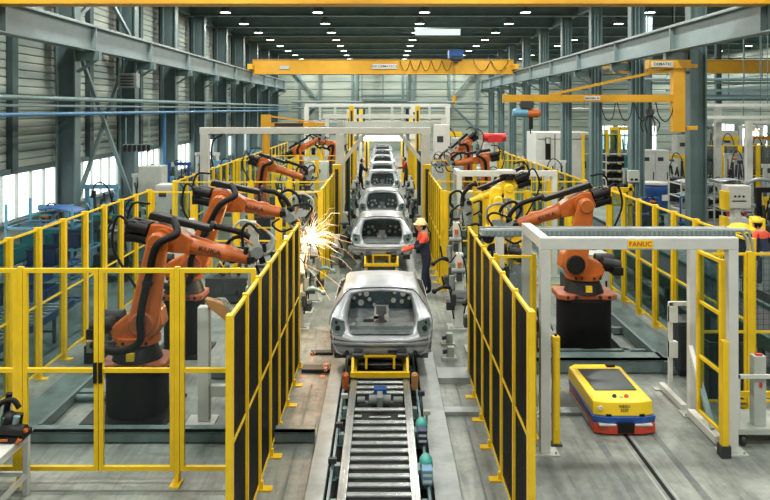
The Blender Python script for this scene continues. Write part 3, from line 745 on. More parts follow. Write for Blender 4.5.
# steel kerb plates beside the conveyor trench
for (x0,x1,y0,y1,h,lab) in ((-.87,-.66,6.5,12.7,.10,'long pale steel floor kerb left of the conveyor'), (.58,.88,6.5,17.8,.08,'long pale steel floor kerb right of the conveyor')):
    b = MB(); b.bx(x0,x1,y0,y1,0,h); tag(b.build('floor_kerb', M['plate'], bevel=.006), lab, 'kerb')
b = MB(); b.bx(.88,1.4,12.0,12.5,0,.1); tag(b.build('floor_kerb', M['plate'], bevel=.006), 'short grey floor duct between the right kerb and the dark right fence', 'duct')
b = MB(); b.bx(.88,1.4,10.75,10.95,0,.06); tag(b.build('cable_duct', M['plate'], bevel=.006), 'silver floor cable duct under the dark right fence', 'duct')
b = MB(); b.bx(1.5,2.95,10.75,10.95,0,.05); tag(b.build('cable_duct', M['steel'], bevel=.006), 'silver floor cable duct from the portal to the yellow floor vehicle', 'duct')
b = MB(); b.bx(-1.36,-.87,12.5,12.75,0,.06); tag(b.build('cable_duct', M['dark_grey'], bevel=.006), 'dark floor cable duct left of the nearest car, the nearer one', 'duct')
b = MB(); b.bx(-1.3,-.9,13.4,13.55,0,.05); tag(b.build('cable_duct', M['dark_grey'], bevel=.006), 'dark floor cable duct left of the nearest car, the farther one', 'duct')
# floor frames in the cells
t = thing('robot_floor_grid', (-3.5,10,0), 'grey green steel base frame on the floor of the left robot cell', 'frame')
b = MB(); b.bx(-5.4,-.9,9.85,9.97,.02,.15); b.bx(-5.4,-.9,9.85,10.1,.13,.15); b.build('front_beam', M['floor_frame'], t, bevel=.006)
b = MB(); b.bx(-5.15,-4.65,10.1,17.5,.02,.10); b.bx(-4.65,-4.6,10.1,17.5,.02,.16); b.build('side_beam', M['floor_frame'], t)
b = MB(); b.bx(-4.6,-3.9,11.35,11.5,0,.12); b.cyl((-4.6,11.25,.07),(-3.9,11.3,.07),.05); b.build('cross_pipe', M['floor_frame'], t)
b = MB(); b.bx(-2.9,-1.5,12.2,12.35,.02,.14); b.build('cross_beam', M['floor_frame'], t)
t = thing('robot_floor_grid', (3.7,12.6,0), 'grey green steel base frame on the floor under the right robot', 'frame')
b = MB(); b.bx(1.6,4.95,12.45,12.62,.02,.22); b.bx(1.6,4.95,12.45,12.9,.20,.22); b.build('front_beam', M['floor_frame'], t, bevel=.006)
b = MB(); b.bx(4.7,5.25,12.4,17.8,.02,.12); b.bx(4.66,4.72,12.4,17.8,.02,.22); b.build('side_beam', M['floor_frame'], t)
b = MB(); b.bx(4.25,4.35,12.9,16.5,.02,.14); b.bx(2.2,4.7,13.25,13.35,.02,.14); b.bx(4.3,4.7,14.6,14.7,.02,.14); b.bx(4.3,4.7,15.6,15.7,.02,.14); b.build('cross_beam', M['floor_frame'], t)
# floor slot of the vehicle and faded track lines
b = MB(); b.bx(3.245,3.295,5.5,10.6,.001,.004); tag(struct(b.build('floor_marking', M['soft_black'])))
b = MB()
for x in (3.19,3.33): b.bx(x-.012,x+.012,5.5,10.6,.001,.003)
struct(b.build('floor_marking', M['plate']))
mat('faded', (112,120,118), .6, 0, .2, 4)
b = MB()
for x in (2.86,3.66): b.bx(x-.045,x+.045,5.5,10.6,.001,.0025)
struct(b.build('floor_marking', M['faded']))
b = MB(); b.bx(-5.6,-1.5,8.62,8.66,.001,.003); b.bx(-1.15,-1.12,6,12,.001,.003); b.bx(1.15,1.18,6,12,.001,.003); b.bx(2.6,8,8.2,8.23,.001,.002)
struct(b.build('floor_marking', M['faded']))

# ================================================================== CAR BODIES
def V3(x, y, z): return Vector((x, y, z))
def make_car():
    root = thing('unpainted_car', (0,0,0), 'x', 'car')
    # side/roof skin: stations from the tail forward; profile k0..k8 per station as (x,y,z)
    def ring(prof): return prof
    S = []
    rear = [(.60,.10,.02),(.68,.10,.06),(.775,.13,.24),(.80,.17,.42),(.765,.25,.58),(.60,.44,.85),(.545,.49,.915),(.28,.47,.95),(0,.46,.96)]
    S.append(rear)
    def st(y, w=1.0, zr=1.0, zb=0.0, hood=None):
        p = [(.60,y,.02+zb),(.70,y,.05+zb),(.79*w,y,.24),(.815*w,y,.44),(.775*w,y,.60),(.615*w,y,.86*zr),(.56*w,y,.925*zr),(.29*w,y,.96*zr),(0,y,.97*zr)]
        return p
    S.append([(.60,.38,.02),(.70,.38,.06),(.795,.38,.25),(.815,.40,.45),(.778,.46,.60),(.612,.62,.865),(.557,.66,.93),(.29,.64,.965),(0,.63,.975)])
    S.append([(.60,.95,.02),(.70,.95,.05),(.80,.95,.25),(.82,.95,.45),(.778,.98,.60),(.622,1.05,.875),(.562,1.08,.945),(.29,1.06,.98),(0,1.05,.99)])
    for y in (1.25,): S.append(st(y))
    S[-1] = [(a,b_,c) for a,b_,c in S[-1]]
    S.append([(x,y,z) for (x,y,z) in st(1.42)])
    S.append([(.60,2.15,.02),(.70,2.15,.05),(.79,2.15,.24),(.815,2.15,.44),(.775,2.12,.59),(.615,1.98,.85),(.56,1.92,.91),(.29,1.88,.945),(0,1.86,.955)])
    S.append([(.60,2.85,.02),(.70,2.85,.05),(.785,2.85,.24),(.81,2.85,.44),(.76,2.85,.575),(.60,2.55,.68),(.55,2.5,.69),(.28,2.42,.70),(0,2.4,.71)])
    S.append([(.60,3.2,.05),(.70,3.2,.08),(.78,3.2,.24),(.79,3.2,.42),(.72,3.2,.54),(.6,2.9,.60),(.5,2.88,.62),(.28,2.85,.64),(0,2.83,.645)])
    S.append([(.55,3.75,.05),(.62,3.72,.08),(.68,3.7,.24),(.68,3.68,.38),(.62,3.6,.47),(.52,3.6,.50),(.42,3.62,.51),(.24,3.65,.52),(0,3.68,.525)])
    skip = {(0,1),(1,1),(7,1)}     # wheel arches
    win = {(2,4),(3,4),(4,4)}
    b = MB()
    for sx in (1, -1):
        G = [[V3(sx*p[0], p[1], p[2]) for p in ring_] for ring_ in S]
        for i in range(len(G)-1):
            for k in range(8):
                if (i,k) in win or (i,k) in {(1,1),(6,1),(5,4)} or (i, k) in {(5,5),(5,6),(5,7)}: continue
                q = [G[i][k],G[i+1][k],G[i+1][k+1],G[i][k+1]]
                if sx < 0: q = q[::-1]
                b.raw(q, [(0,1,2,3)], True)
    sh = b.build('body_shell', M['body_steel'], root, solid=.012)
    md = sh.modifiers.new('weld', 'WELD'); md.merge_threshold = .002
    sh.modifiers.move(1, 0)
    # tailgate surround between rear ring and opening contour
    O = [(0,.055,.30),(.42,.06,.30),(.50,.10,.34),(.545,.18,.46),(.545,.27,.60),(.50,.40,.80),(.46,.45,.87),(.26,.455,.905),(0,.45,.915)]
    A = [(0,.02,.24),(.45,.035,.245),(.70,.10,.27),(.80,.17,.42),(.765,.25,.58),(.60,.44,.85),(.545,.49,.915),(.28,.47,.95),(0,.46,.96)]
    In = [(x*.95, y+.10, z*(.985 if z > .5 else 1.0)+(.02 if z < .5 else -.01)) for x, y, z in O]
    b = MB()
    for sx in (1,-1):
        f = lambda L_: [V3(sx*x,y,z) for x,y,z in L_]
        r0, r1, r2 = f(A), f(O), f(In)
        mid_ = [(a+c)/2+V3(0,-.012,.0) for a,c in zip(r0,r1)]
        rows = [r0, mid_, r1, r2]
        if sx > 0: rows = rows[::-1]
        b.grid(rows)
    b.build('tailgate_frame', M['body_steel'], root)
    # rear apron below the opening
    b = MB(); rows = []
    for z, pull in ((0.0,.09),(.05,.05),(.12,.02),(.17,.06),(.18,.0),(.245,.02)):
        rows.append([V3(x, pull+.02+.13*(abs(x)/.78)**3, z+(.03*(abs(x)/.78)**2 if z < .06 else 0)) for x in (-.775,-.7,-.6,-.45,-.25,0,.25,.45,.6,.7,.775)])
    b.grid(rows); b.build('rear_apron', M['body_steel'], root, solid=.012)
    b = MB(); b.cyl((-.52,.05,.08),(-.52,.02,.08),.035); b.cyl((.52,.05,.08),(.52,.02,.08),.035); b.cyl((-.3,.05,.1),(-.3,.02,.1),.018); b.bx(.1,.25,.03,.045,.08,.12); b.build('tow_hole', M['ink'], root)
    # lamp recesses
    for sx in (-1, 1):
        b = MB(); c = V3(sx*.665,.135,.45)
        rim = [(-.10,.10),(.075,.13),(.10,.03),(.075,-.11),(-.06,-.12),(-.11,-.03)]
        b.tube([c+V3(sx*u,(u*sx*sx)*.35-.03,w) for u,w in rim+[rim[0]]], .013, 6)
        rm = b.build('tail_lamp_rim', M['body_steel'], root)
        b = MB(); b.prism(rim, c+V3(0,.0,0), (sx,.32*1,0), (0,.25,1), (0,-1,0), .02); b.build('tail_lamp_recess', M['cyan_grey'], rm)
        b = MB(); b.cyl(c+V3(0,-.01,-.02), c+V3(0,-.035,-.02), .04); b.cyl(c+V3(sx*.02,-.01,.07), c+V3(sx*.02,-.03,.07), .022); b.build('bulb_hole', M['ink'], rm)
    # interior
    b = MB(); b.tube([V3(-.50,.475,.938),V3(-.28,.462,.962),V3(0,.452,.972),V3(.28,.462,.962),V3(.50,.475,.938)], .009, 6)
    for sx in (-1,1): b.tube([V3(sx*.50,.475,.938),V3(sx*.575,.44,.88),V3(sx*.69,.33,.73)], .006, 6)
    b.build('seam_line', M['ink'], root)
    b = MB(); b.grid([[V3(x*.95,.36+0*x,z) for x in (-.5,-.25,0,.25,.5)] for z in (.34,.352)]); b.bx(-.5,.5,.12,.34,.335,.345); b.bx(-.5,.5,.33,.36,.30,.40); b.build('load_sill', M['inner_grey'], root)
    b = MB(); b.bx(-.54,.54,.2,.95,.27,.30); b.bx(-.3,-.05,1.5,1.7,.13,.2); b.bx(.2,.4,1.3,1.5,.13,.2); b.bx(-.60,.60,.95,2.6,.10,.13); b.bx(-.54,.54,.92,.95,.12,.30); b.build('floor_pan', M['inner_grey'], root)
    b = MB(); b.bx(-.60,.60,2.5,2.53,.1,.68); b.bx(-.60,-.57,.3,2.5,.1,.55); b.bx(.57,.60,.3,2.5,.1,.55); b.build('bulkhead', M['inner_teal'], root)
    b = MB(); b.bx(-.55,.55,1.40,1.46,.90,.93); b.build('roof_bow', M['body_steel'], root)
    b = MB(); b.prism([(-.15,.3),(.15,.3),(.11,.40),(.05,.45),(.05,.52),(.085,.53),(.085,.66),(-.085,.66),(-.085,.53),(-.05,.52),(-.05,.45),(-.11,.40)], (0,1.15,-.15), (1,0,0), (0,0,1), (0,1,0), .03); b.bx(-.13,.13,1.16,2.5,.13,.2); b.build('centre_bracket', M['body_steel'], root)
    b = MB()
    for x, z, r in ((-.36,.40,.035),(-.25,.40,.05),(-.20,.30,.035),(-.34,.24,.055),(.36,.40,.05),(.22,.42,.03),(.2,.28,.045),(.34,.26,.04),(-.46,.32,.03),(.46,.32,.03),(-.12,.2,.03)):
        b.cyl((x*1.1,2.495,z),(x*1.1,2.48,z), r, n=10)
    b.build('cutout', M['white'], root)
    b = MB()
    for x, z, r in ((-.4,.7,.03),(-.27,.5,.045),(.26,.55,.045),(.4,.7,.03)): b.cyl((x,z,.302),(x,z,.306),r,n=10)
    b.build('seat_hole', M['ink'], root)
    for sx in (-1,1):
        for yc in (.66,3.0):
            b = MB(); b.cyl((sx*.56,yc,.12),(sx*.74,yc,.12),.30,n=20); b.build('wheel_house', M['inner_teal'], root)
    return root
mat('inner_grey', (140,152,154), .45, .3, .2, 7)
car0 = make_car()
cars = [12.0, 20.2, 26.7, 35.4, 41.0, 47.8, 54.0, 61.5]
names = ['nearest bare silver car body with open tailgate hole on the yellow skid', 'second bare car body in the line, lit by sparks beside the worker',
         'third bare car body in the line, below the white gantry', 'fourth bare car body in the line, seen beyond the white gantry', 'fifth bare car body in the line, just before the light tunnel',
         'sixth bare car body in the line, inside the bright light tunnel', 'seventh bare car body in the line, beyond the light tunnel', 'last visible bare car body at the far end of the line']
def make_skid():
    t = thing('car_skid', (0,0,0), 'x', 'skid')
    for s in (-1,1):
        b = MB(); b.bx(s*.40-.03,s*.40+.03,-.25,3.6,.235,.29); b.build('runner', M['yellow'], t)
    for k, y in enumerate((-.22, .7, 2.6, 3.5)):
        b = MB(); b.bx(-.46,.46,y-.035,y+.035,.235,.31)
        b.build('cross_bar', M['yellow'], t)
    b = MB(); b.bx(-.44,.44,-.01,.02,.47,.5)
    for x in (-.43,-.22,.22,.43): b.bx(x-.018,x+.018,-.03,.02,.29,.5)
    b.bar((-.43,-.2,.29),(-.43,0,.47),.04); b.bar((.43,-.2,.29),(.43,0,.47),.04)
    b.build('rear_frame', M['yellow'], t)
    b = MB()
    for x in (-.35,.35):
        b.bx(x-.07,x+.07,.0,.15,.44,.56); b.cyl((x-.09,.0,.5),(x+.09,.0,.5),.035); b.bx(x-.05,x+.05,2.5,2.7,.29,.5)
    b.build('clamp', M['dark_grey'], t)
    return t
skid0 = make_skid()
for i, y in enumerate(cars):
    c = car0 if i == 0 else copy_tree(car0)
    c.location = (-.03, y-.05, .42); c.scale = (1.05,1,1.06); c['label'] = names[i]; c['group'] = 'bare car bodies on the line'
    k = skid0 if i == 0 else copy_tree(skid0)
    k.location = (LXC, y-.12, 0); k['label'] = 'yellow steel skid carrying the %s car body' % (['nearest','second','third','fourth','fifth','sixth','seventh','farthest'][i]); k['group'] = 'yellow car skids'

# ================================================================== AGV
t = thing('floor_vehicle', (3.3, 11, 0), 'low yellow driverless floor vehicle with blue band and red bumper', 'vehicle')
ax, y0, y1 = 3.27, 10.13, 11.72
b = MB()
def agv_out(w0, w1, yf, yr, nose): return [(-w0,yf+nose),(-w0*.55,yf),(w0*.55,yf),(w0,yf+nose),(w1,yr-.12),(w1*.7,yr),(-w1*.7,yr),(-w1,yr-.12)]
def loft(mb, polyA, zA, polyB, zB, x=ax):
    n = len(polyA); v = [V3(x+p[0],p[1],zA) for p in polyA]+[V3(x+p[0],p[1],zB) for p in polyB]
    mb.raw(v, [(i,(i+1)%n,(i+1)%n+n,i+n) for i in range(n)]+[tuple(range(n,2*n)), tuple(reversed(range(n)))])
loft(b, agv_out(.41,.41,y0+.02,y1,.06), .24, agv_out(.405,.40,y0+.05,y1-.02,.06), .42)
b.build('yellow_cover', M['agv_yellow'], t, bevel=.012)
b = MB(); loft(b, agv_out(.40,.39,y0+.06,y1-.04,.07), .42, agv_out(.37,.36,y0+.14,y1-.12,.05), .44); b.build('top_deck', M['agv_yellow'], t, bevel=.006)
b = MB(); b.raw([V3(ax-.29,y0+.42,.444),V3(ax+.30,y0+.42,.444),V3(ax+.31,y1-.32,.444),V3(ax-.31,y1-.32,.444),V3(ax-.29,y0+.42,.452),V3(ax+.30,y0+.42,.452),V3(ax+.31,y1-.32,.452),V3(ax-.31,y1-.32,.452)], [(0,3,2,1),(4,5,6,7),(0,1,5,4),(1,2,6,5),(2,3,7,6),(3,0,4,7)]); b.build('dark_panel', M['glass_dark'], t)
b = MB(); loft(b, agv_out(.42,.40,y0-.01,y1-.02,.06), .15, agv_out(.43,.41,y0-.02,y1-.02,.06), .24); b.build('blue_band', M['agv_blue'], t, bevel=.006)
b = MB(); loft(b, agv_out(.42,.39,y0-.04,y1,.06), .02, agv_out(.42,.39,y0-.03,y1,.06), .15); b.build('red_bumper', M['agv_red'], t, bevel=.01)
b = MB(); b.bx(ax-.11,ax+.11,y0-.055,y0,.04,.17); b.build('scanner_window', M['black'], t)
b = MB(); b.bx(ax-.36,ax-.13,y0-.045,y0+.05,.135,.155); b.bx(ax+.13,ax+.36,y0-.045,y0+.05,.135,.155); b.build('white_strip', M['white'], t)
b = MB(); b.bx(ax-.42,ax-.415,y0+.3,y1-.3,.03,.10); b.build('side_strip', M['offwhite'], t)
for x, m_ in ((-.09,'black'),(.075,'red')):
    b = MB(); b.cyl((ax+x,y0+.19,.44),(ax+x,y0+.17,.46),.03,n=14); b.build('push_button', M[m_], t)
b = MB(); b.bx(ax-.02,ax+.02,y0+.15,y0+.19,.44,.452); b.build('key_switch', M['offwhite'], t)
text('WEGU\n5237', (ax+.0, y0+.022, .345), .05, M['ink'], t, rot=(math.radians(84),0,0))
b = MB(); b.cyl((ax-.32,y0+.055,.34),(ax-.32,y0+.035,.34),.03,n=14); b.build('round_badge', M['white'], t)
b = MB(); b.bx(ax-.25,ax-.18,y0+.01,y0+.04,.24,.27); b.bx(ax+.2,ax+.27,y0+.01,y0+.04,.24,.27); b.build('latch', M['black'], t)
b = MB(); b.bx(ax+.16,ax+.29,y1-.22,y1-.14,.44,.47); b.build('rear_socket', M['black'], t)

# ================================================================== TABLE WITH TOOL (bottom left)
t = thing('work_table', (-4.6,8.2,0), 'white steel framed table at the bottom left corner', 'table')
b = MB(); b.bx(-5.6,-4.02,7.55,8.62,.70,.735); b.build('table_top', M['white'], t, bevel=.005)
b = MB(); b.bx(-5.6,-4.05,7.58,7.62,.62,.70); b.bx(-4.09,-4.05,7.6,8.6,.62,.70); b.bx(-5.6,-4.05,8.56,8.60,.62,.70); b.bx(-4.09,-4.05,7.6,8.6,.2,.25); b.bx(-5.6,-4.05,8.56,8.60,.2,.25); b.build('apron', M['white'], t)
for x in (-4.07,-5.55):
    for y in (7.62,8.56):
        b = MB(); b.bx(x-.03,x+.03,y-.03,y+.03,0,.70); b.build('leg', M['white'], t)
t = thing('welding_tool', (-4.25,8.4,.735), 'black welding gun tool with green and orange bits on the white table', 'tool')
b = MB(); b.bx(-4.52,-4.14,8.2,8.5,.735,.80); b.cyl((-4.45,8.3,.86),(-4.12,8.28,.84),.075,n=14); b.cyl((-4.3,8.4,.80),(-4.28,8.42,.98),.07); b.ball((-4.33,8.35,.95),.09); b.build('body', M['black'], t, bevel=.01)
b = MB(); b.tube(spline([(-4.5,8.35,.9),(-4.45,8.35,1.1),(-4.32,8.4,1.14),(-4.24,8.4,1.05)],5),.03); b.cyl((-4.42,8.45,.95),(-4.38,8.45,1.2),.035); b.tube(spline([(-4.55,8.3,.85),(-4.5,8.2,1.0),(-4.4,8.2,1.08)],4),.02); b.build('hose', M['rubber'], t)
b = MB(); b.cyl((-4.36,8.22,.93),(-4.32,8.2,1.02),.014); b.build('green_tube', M['green'], t)
b = MB(); b.cyl((-4.14,8.26,.85),(-4.09,8.25,.87),.025); b.cyl((-4.17,8.2,.74),(-4.14,8.2,.79),.025); b.bx(-4.35,-4.27,8.18,8.2,.77,.79); b.build('orange_tip', M['orange'], t)
b = MB(); b.cyl((-4.24,8.3,.92),(-4.22,8.3,1.0),.035); b.build('grey_valve', M['cyan_grey'], t)
t.location.x += .17
# ================================================================== ROBOTS
mat('green_dark', (44,74,66), .5, 0, .15, 5)
def capsule(A, ra, B, rb, n=10):
    ax_, az_ = A; bx_, bz_ = B; d = math.atan2(bz_-az_, bx_-ax_); pts = []
    for i in range(n+1):
        t = d+PI/2+PI*i/n; pts.append((ax_+ra*math.cos(t), az_+ra*math.sin(t)))
    for i in range(n+1):
        t = d-PI/2+PI*i/n; pts.append((bx_+rb*math.cos(t), bz_+rb*math.sin(t)))
    return pts
def robot(loc, label, S, E, W, T=None, ped_h=.9, ped_r=.42, col='orange', mirror=False, brand='KUKA', gun='c', sc=1.0, detail=True, cover=True, yaw=0, pedmat='soft_black', gdir=None, k=.86, front_hose=True, motors=True):
    """arm drawn in the local x-z plane; lateral axis is y (the camera is at -y). mirror reaches towards -x"""
    m = -1 if mirror else 1
    t = thing('welding_robot' if gun else 'industrial_robot', (loc[0],loc[1],0), label, 'robot')
    O = Vector((loc[0],loc[1],0))
    def P(r, z, y=0): return O+Vector((m*r, y, z))
    U = Vector((m,0,0)); Z = Vector((0,0,1)); Nn = Vector((0,1,0))
    c = M[col]
    # pedestal
    b = MB(); b.cyl(P(0,.03), P(0,ped_h), ped_r, n=28); p = b.build('pedestal', M[pedmat], t, bevel=.01)
    b = MB(); b.bx(O.x-ped_r*1.45,O.x+ped_r*1.3,O.y-ped_r*1.25,O.y+ped_r*1.3,0,.03); b.build('ground_plate', M['black'], p)
    # foot casting with clawed corners
    b = MB(); hw = ped_r*1.08
    foot = [(-hw,-.28),(-hw*.75,-.36),(-hw*.3,-.30),(hw*.3,-.30),(hw*.75,-.36),(hw,-.28),(hw,.28),(hw*.7,.36),(-hw*.7,.36),(-hw,.28)]
    b.prism(foot, P(0,ped_h+.05), (1,0,0), (0,1,0), (0,0,1), .10); fo = b.build('foot', M['rust_orange' if col=='orange' else col], t, bevel=.02)
    b = MB()
    for x in (-hw*.7,-hw*.4,hw*.4,hw*.7): b.cyl(P(0,ped_h+.06)+Vector((x,-.31,0)), P(0,ped_h+.06)+Vector((x,-.37,0)), .03, n=8)
    b.build('bolt', M['ink'], fo)
    b = MB(); b.cyl(P(0,ped_h+.10), P(0,ped_h+.34), .36, .27, n=24); bs = b.build('rotary_base', M['black'], t)
    b = MB(); b.bx(O.x-.05,O.x+.06,O.y-.36,O.y-.30,ped_h+.15,ped_h+.26); b.build('warning_label', M['agv_yellow'], bs)
    # carousel
    zb = ped_h+.34; Sr, Sz = S
    b = MB(); b.cyl(P(0,zb), P(0,zb+.10), .33, .33, n=24)
    pr = [(-.34*k,zb+.06),(.30*k,zb+.06),(Sr+.26*k,Sz-.08),(Sr+.2*k,Sz+.15),(Sr,Sz+.24*k),(Sr-.2*k,Sz+.15),(-.28*k,zb+.32),(-.40*k,zb+.22)]
    b.prism(pr, O-Nn*.05, U, Z, Nn, .42*k); ca = b.build('carousel', c, t, bevel=.03)
    b = MB()
    for j in range(5): b.cyl(P(-.22+.11*j, zb+.05, -.325), P(-.22+.11*j, zb+.05, -.30), .025, n=8)
    b.build('bolt', M['ink'], ca)
    # turret motor behind
    b = MB(); b.cyl(P(-.30,zb+.28,-.12), P(-.62,zb+.22,-.12), .13, .12, n=14); b.cyl(P(-.25,zb+.3,.14), P(-.58,zb+.3,.14), .12, n=12); b.bx(*(sorted((P(-.64,0).x, P(-.46,0).x))), O.y-.3, O.y+.1, zb+.10, zb+.24)
    b.build('turret_motor', M['black'], t)
    # lower arm
    Er, Ez = E
    b = MB(); b.prism(capsule((Sr,Sz),.25*k,(Er,Ez),.165*k), O-Nn*.36, U, Z, Nn, .16*k); la = b.build('lower_arm', c if col != 'orange' else M['orange'], t, bevel=.03)
    b = MB(); b.cyl(P(Sr,Sz,-.43), P(Sr,Sz,-.48), .20*k, .18*k, n=24); b.build('shoulder_cap', M['rust_orange'] if (col=='orange' and not mirror) else (M['black'] if mirror else c), la, bevel=.01)
    b = MB(); b.cyl(P(Er,Ez,-.43), P(Er,Ez,-.46), .15*k, .13*k, n=20); b.build('elbow_cap', c, la, bevel=.008)
    # upper arm
    Wr, Wz = W; d = Vector((Wr-Er, 0, Wz-Ez)); L = d.length; d.normalize(); q = Vector((-d.z, 0, d.x))
    def Q(a, h, y=0): v = Vector((Er,0,Ez))+d*a+q*h; return P(v.x, v.z, y)
    b = MB(); b.cyl(P(Er,Ez,-.28*k), P(Er,Ez,.22*k), .19*k, n=20)
    e3 = lambda a, h: (Er+d.x*a+q.x*h*k, Ez+d.z*a+q.z*h*k)
    b.prism([e3(-.24,-.12),e3(-.05,-.2),e3(.2,-.18),e3(.42,-.13),e3(.42,.12),e3(.2,.2),e3(-.05,.24),e3(-.22,.2)], O, U, Z, Nn, .34*k)
    b.lathe(Q(.35,0), Q(L,0), [(0,.0),(0,.16*k),(.2,.15*k),(max(L-.80,.22),.125*k),(max(L-.72,.26),.15*k),(max(L-.62,.3),.15*k),(max(L-.58,.32),.12*k),(L-.35,.11*k),(L-.35,0)], 18)
    ua = b.build('upper_arm', c, t, bevel=.02)
    b = MB()
    for j, (yy, hh) in enumerate(((-.13,.09),(.1,.09),(-.02,-.08))):
        b.cyl(Q(-.24,hh,yy), Q(-.52,hh,yy), .085, n=12); b.bx(*(sorted((Q(-.56,hh).x, Q(-.40,hh).x))), O.y+yy-.06, O.y+yy+.06, Q(-.45,hh).z-.075, Q(-.45,hh).z+.075)
    if motors: b.build('wrist_motor', M['black'], ua)
    if brand and detail:
        a0 = .62*L
        ang = math.atan2(d.z*1, d.x*m) if m > 0 else -math.atan2(d.z, d.x)
        text(brand, Q(.56*L,0.0,-.145), .105, M['ink'], ua, rot=(PI/2, -math.atan2(d.z,d.x)*m, 0), sx=1.15)
    # wrist
    b = MB(); b.ball(Q(L-.3,0), .125*k, 16, 10, sc=(1,1.05,1)); b.lathe(Q(L-.30,0), Q(L,0), [(0,.0),(0,.115*k),(.14,.105*k),(.18,.085*k),(.30,.08*k),(.30,0)], 14)
    wr = b.build('wrist', c, t)
    b = MB(); b.cyl(Q(L,0), Q(L+.05,0), .09, n=14); b.build('flange', M['dark_grey'], wr)
    # hose cover and hoses
    if cover:
        b = MB(); b.prism([e3(-.30,.25),e3(.62,.28),e3(.66,.38),e3(-.28,.38)], O+Nn*.02, U, Z, Nn, .20); b.build('hose_cover', M['black'], ua, bevel=.02)
        b = MB(); b.tube(spline([Q(.6,.33), Q(.8,.34), Q(.95*L-.1,.33), Q(L*.95+.12,.22), Q(L+.22,-.02)], 6), .045, 8)
        if front_hose: b.tube(spline([Q(.1,.33,-.2), Q(.25,.2,-.45), Q(.05,.0,-.56), P(Er*.6+Sr*.4,Ez*.6+Sz*.4,-.52), P(Sr+.02,Sz+.15,-.56), P(Sr,Sz-.22,-.56), P(Sr-.35,Sz-.36,-.5), P(Sr-.75,Sz-.33,-.3)], 6), .055, 8)
        b.tube(spline([Q(-.5,.1,-.1), Q(-.72,.15,-.1), Q(-.66,-.3,-.12), P(Er-.35,Ez-.75,-.15), P(Sr-.2,Sz+.25,-.2)], 6), .02, 6)
        b.tube(spline([Q(-.45,.0,.1), Q(-.62,.05,.1), Q(-.6,.35,.1), Q(-.35,.42,.05)], 6), .018, 6)
        b.build('hose', M['rubber'], t)
        b = MB()
        for (pp, qq) in ((Q(.6,.33), Q(.66,.33)),)+(() if not front_hose else ((P(Er*.55+Sr*.45,Ez*.55+Sz*.45,-.52), P(Er*.5+Sr*.5,Ez*.5+Sz*.5,-.52)),)): b.cyl(pp, qq, .075, n=12)
        b.build('hose_clip', M['black'], t)
    # welding gun
    if gun:
        c0 = Q(L+.05,0); g = gdir or (1, .35)
        gd = Vector((m*g[0],0,g[1])).normalized(); gq = Vector((-gd.z*m*m,0,gd.x)); 
        if gq.z < 0: gq = -gq
        def G(a, h, y=0): return c0+gd*a+gq*h+Nn*y
        b = MB(); b.cyl(G(0,0), G(.08,0), .08, n=12); b.bar(G(.06,0), G(.18,0), .12, .16); b.cyl(G(.14,-.02,-.09), G(.14,-.02,.05), .085, n=16); gb = b.build('gun_body', M['grey'], t, bevel=.01)
        b = MB(); b.bx(c0.x-.05,c0.x+.05,c0.y-.13,c0.y-.08,c0.z-.04,c0.z+.05); b.cyl(G(.2,-.1,-.05),G(.3,-.02,-.05),.03,n=8); b.cyl(G(.02,.12,-.05),G(.12,.16,-.05),.035,n=8); b.build('gun_valve', M['black'], gb)
        b = MB()
        if gun == 'c':
            b.tube(spline([G(.1,.05),G(.0,.28),G(.15,.46),G(.38,.44),G(.46,.25)],5), [.02]*21, 8)
            b.tube(spline([G(.1,-.08),G(.25,-.16),G(.42,-.1),G(.46,.02)],5), .022, 8)
            b.prism([(0,.0),(.12,.16),(.3,.2),(.34,.12),(.2,.04),(.14,-.06)], G(.08,.02,-.05), gd, gq, Nn, .03); b.bar(G(.1,-.05,.06), G(.42,-.12,.06), .03, .06)
        else:
            b.bar(G(.1,.1), G(.5,.16), .06, .08); b.bar(G(.1,-.1), G(.5,-.14), .06, .08); b.bar(G(.5,.16),G(.5,.04),.05); b.bar(G(.5,-.14),G(.5,-.02),.05)
        b.build('gun_yoke', M['offwhite' if loc[1] < 15 and loc[0] < 0 else 'grey'], gb)
        b = MB(); b.cyl(G(.46,.25), G(.46,.14), .02, .012, n=8); b.cyl(G(.46,.02), G(.46,.11), .02, .012, n=8); b.cyl(G(.2,.1,-.06),G(.2,.26,-.06),.02,n=10); b.build('electrode', M['tan'], gb)
        b = MB(); b.tube(spline([G(-.05,.1),G(-.2,.25),G(-.1,.42),G(.1,.4),G(.2,.3)],5), .03, 6); b.tube(spline([G(.1,.2,-.1),G(.3,.34,-.1),G(.44,.3,-.1),G(.4,.1,-.1)],5), .022, 6); b.tube(spline([G(-.02,-.1,-.1),G(-.1,-.25,-.1),G(.1,-.3,-.1),G(.25,-.18,-.05)],5), .02, 6); b.build('gun_cable', M['rubber'], gb)
    if yaw: t.rotation_euler = (0,0,yaw)
    return t
robot((-3.58,10.95), 'nearest large orange welding robot on a black pedestal in the left cell', (.20,1.38), (.40,2.52), (1.62,2.22), ped_h=.68, ped_r=.44, gdir=(.55,.85))
robot((-3.60,13.6), 'second orange welding robot in the left cell, arm pointing at the sparks', (.25,1.66), (.72,2.74), (1.75,2.52), ped_h=1.0, ped_r=.36, gdir=(1,-.45))
robot((-4.15,25.0), 'orange welding robot of the second left cell, arm sloping down to the right', (.1,1.45), (.22,2.55), (1.5,2.1), ped_h=.8, ped_r=.4, brand=None)
robot((-3.45,32.6), 'distant orange robot with raised forearm between the left cells', (.05,1.5), (-.25,2.6), (.65,3.1), ped_h=.8, ped_r=.4, brand=None)
robot((-2.6,36.5), 'farthest left orange robot beside the white gantry, arm reaching left', (.05,1.6), (.25,2.65), (-.6,2.9), ped_h=.8, ped_r=.4, brand=None)
robot((3.69,13.8), 'large orange welding robot on a black drum pedestal in the right cell', (.25,1.62), (.06,2.66), (1.22,2.28), ped_h=.96, ped_r=.49, mirror=True, gdir=(1,-.3), front_hose=False)
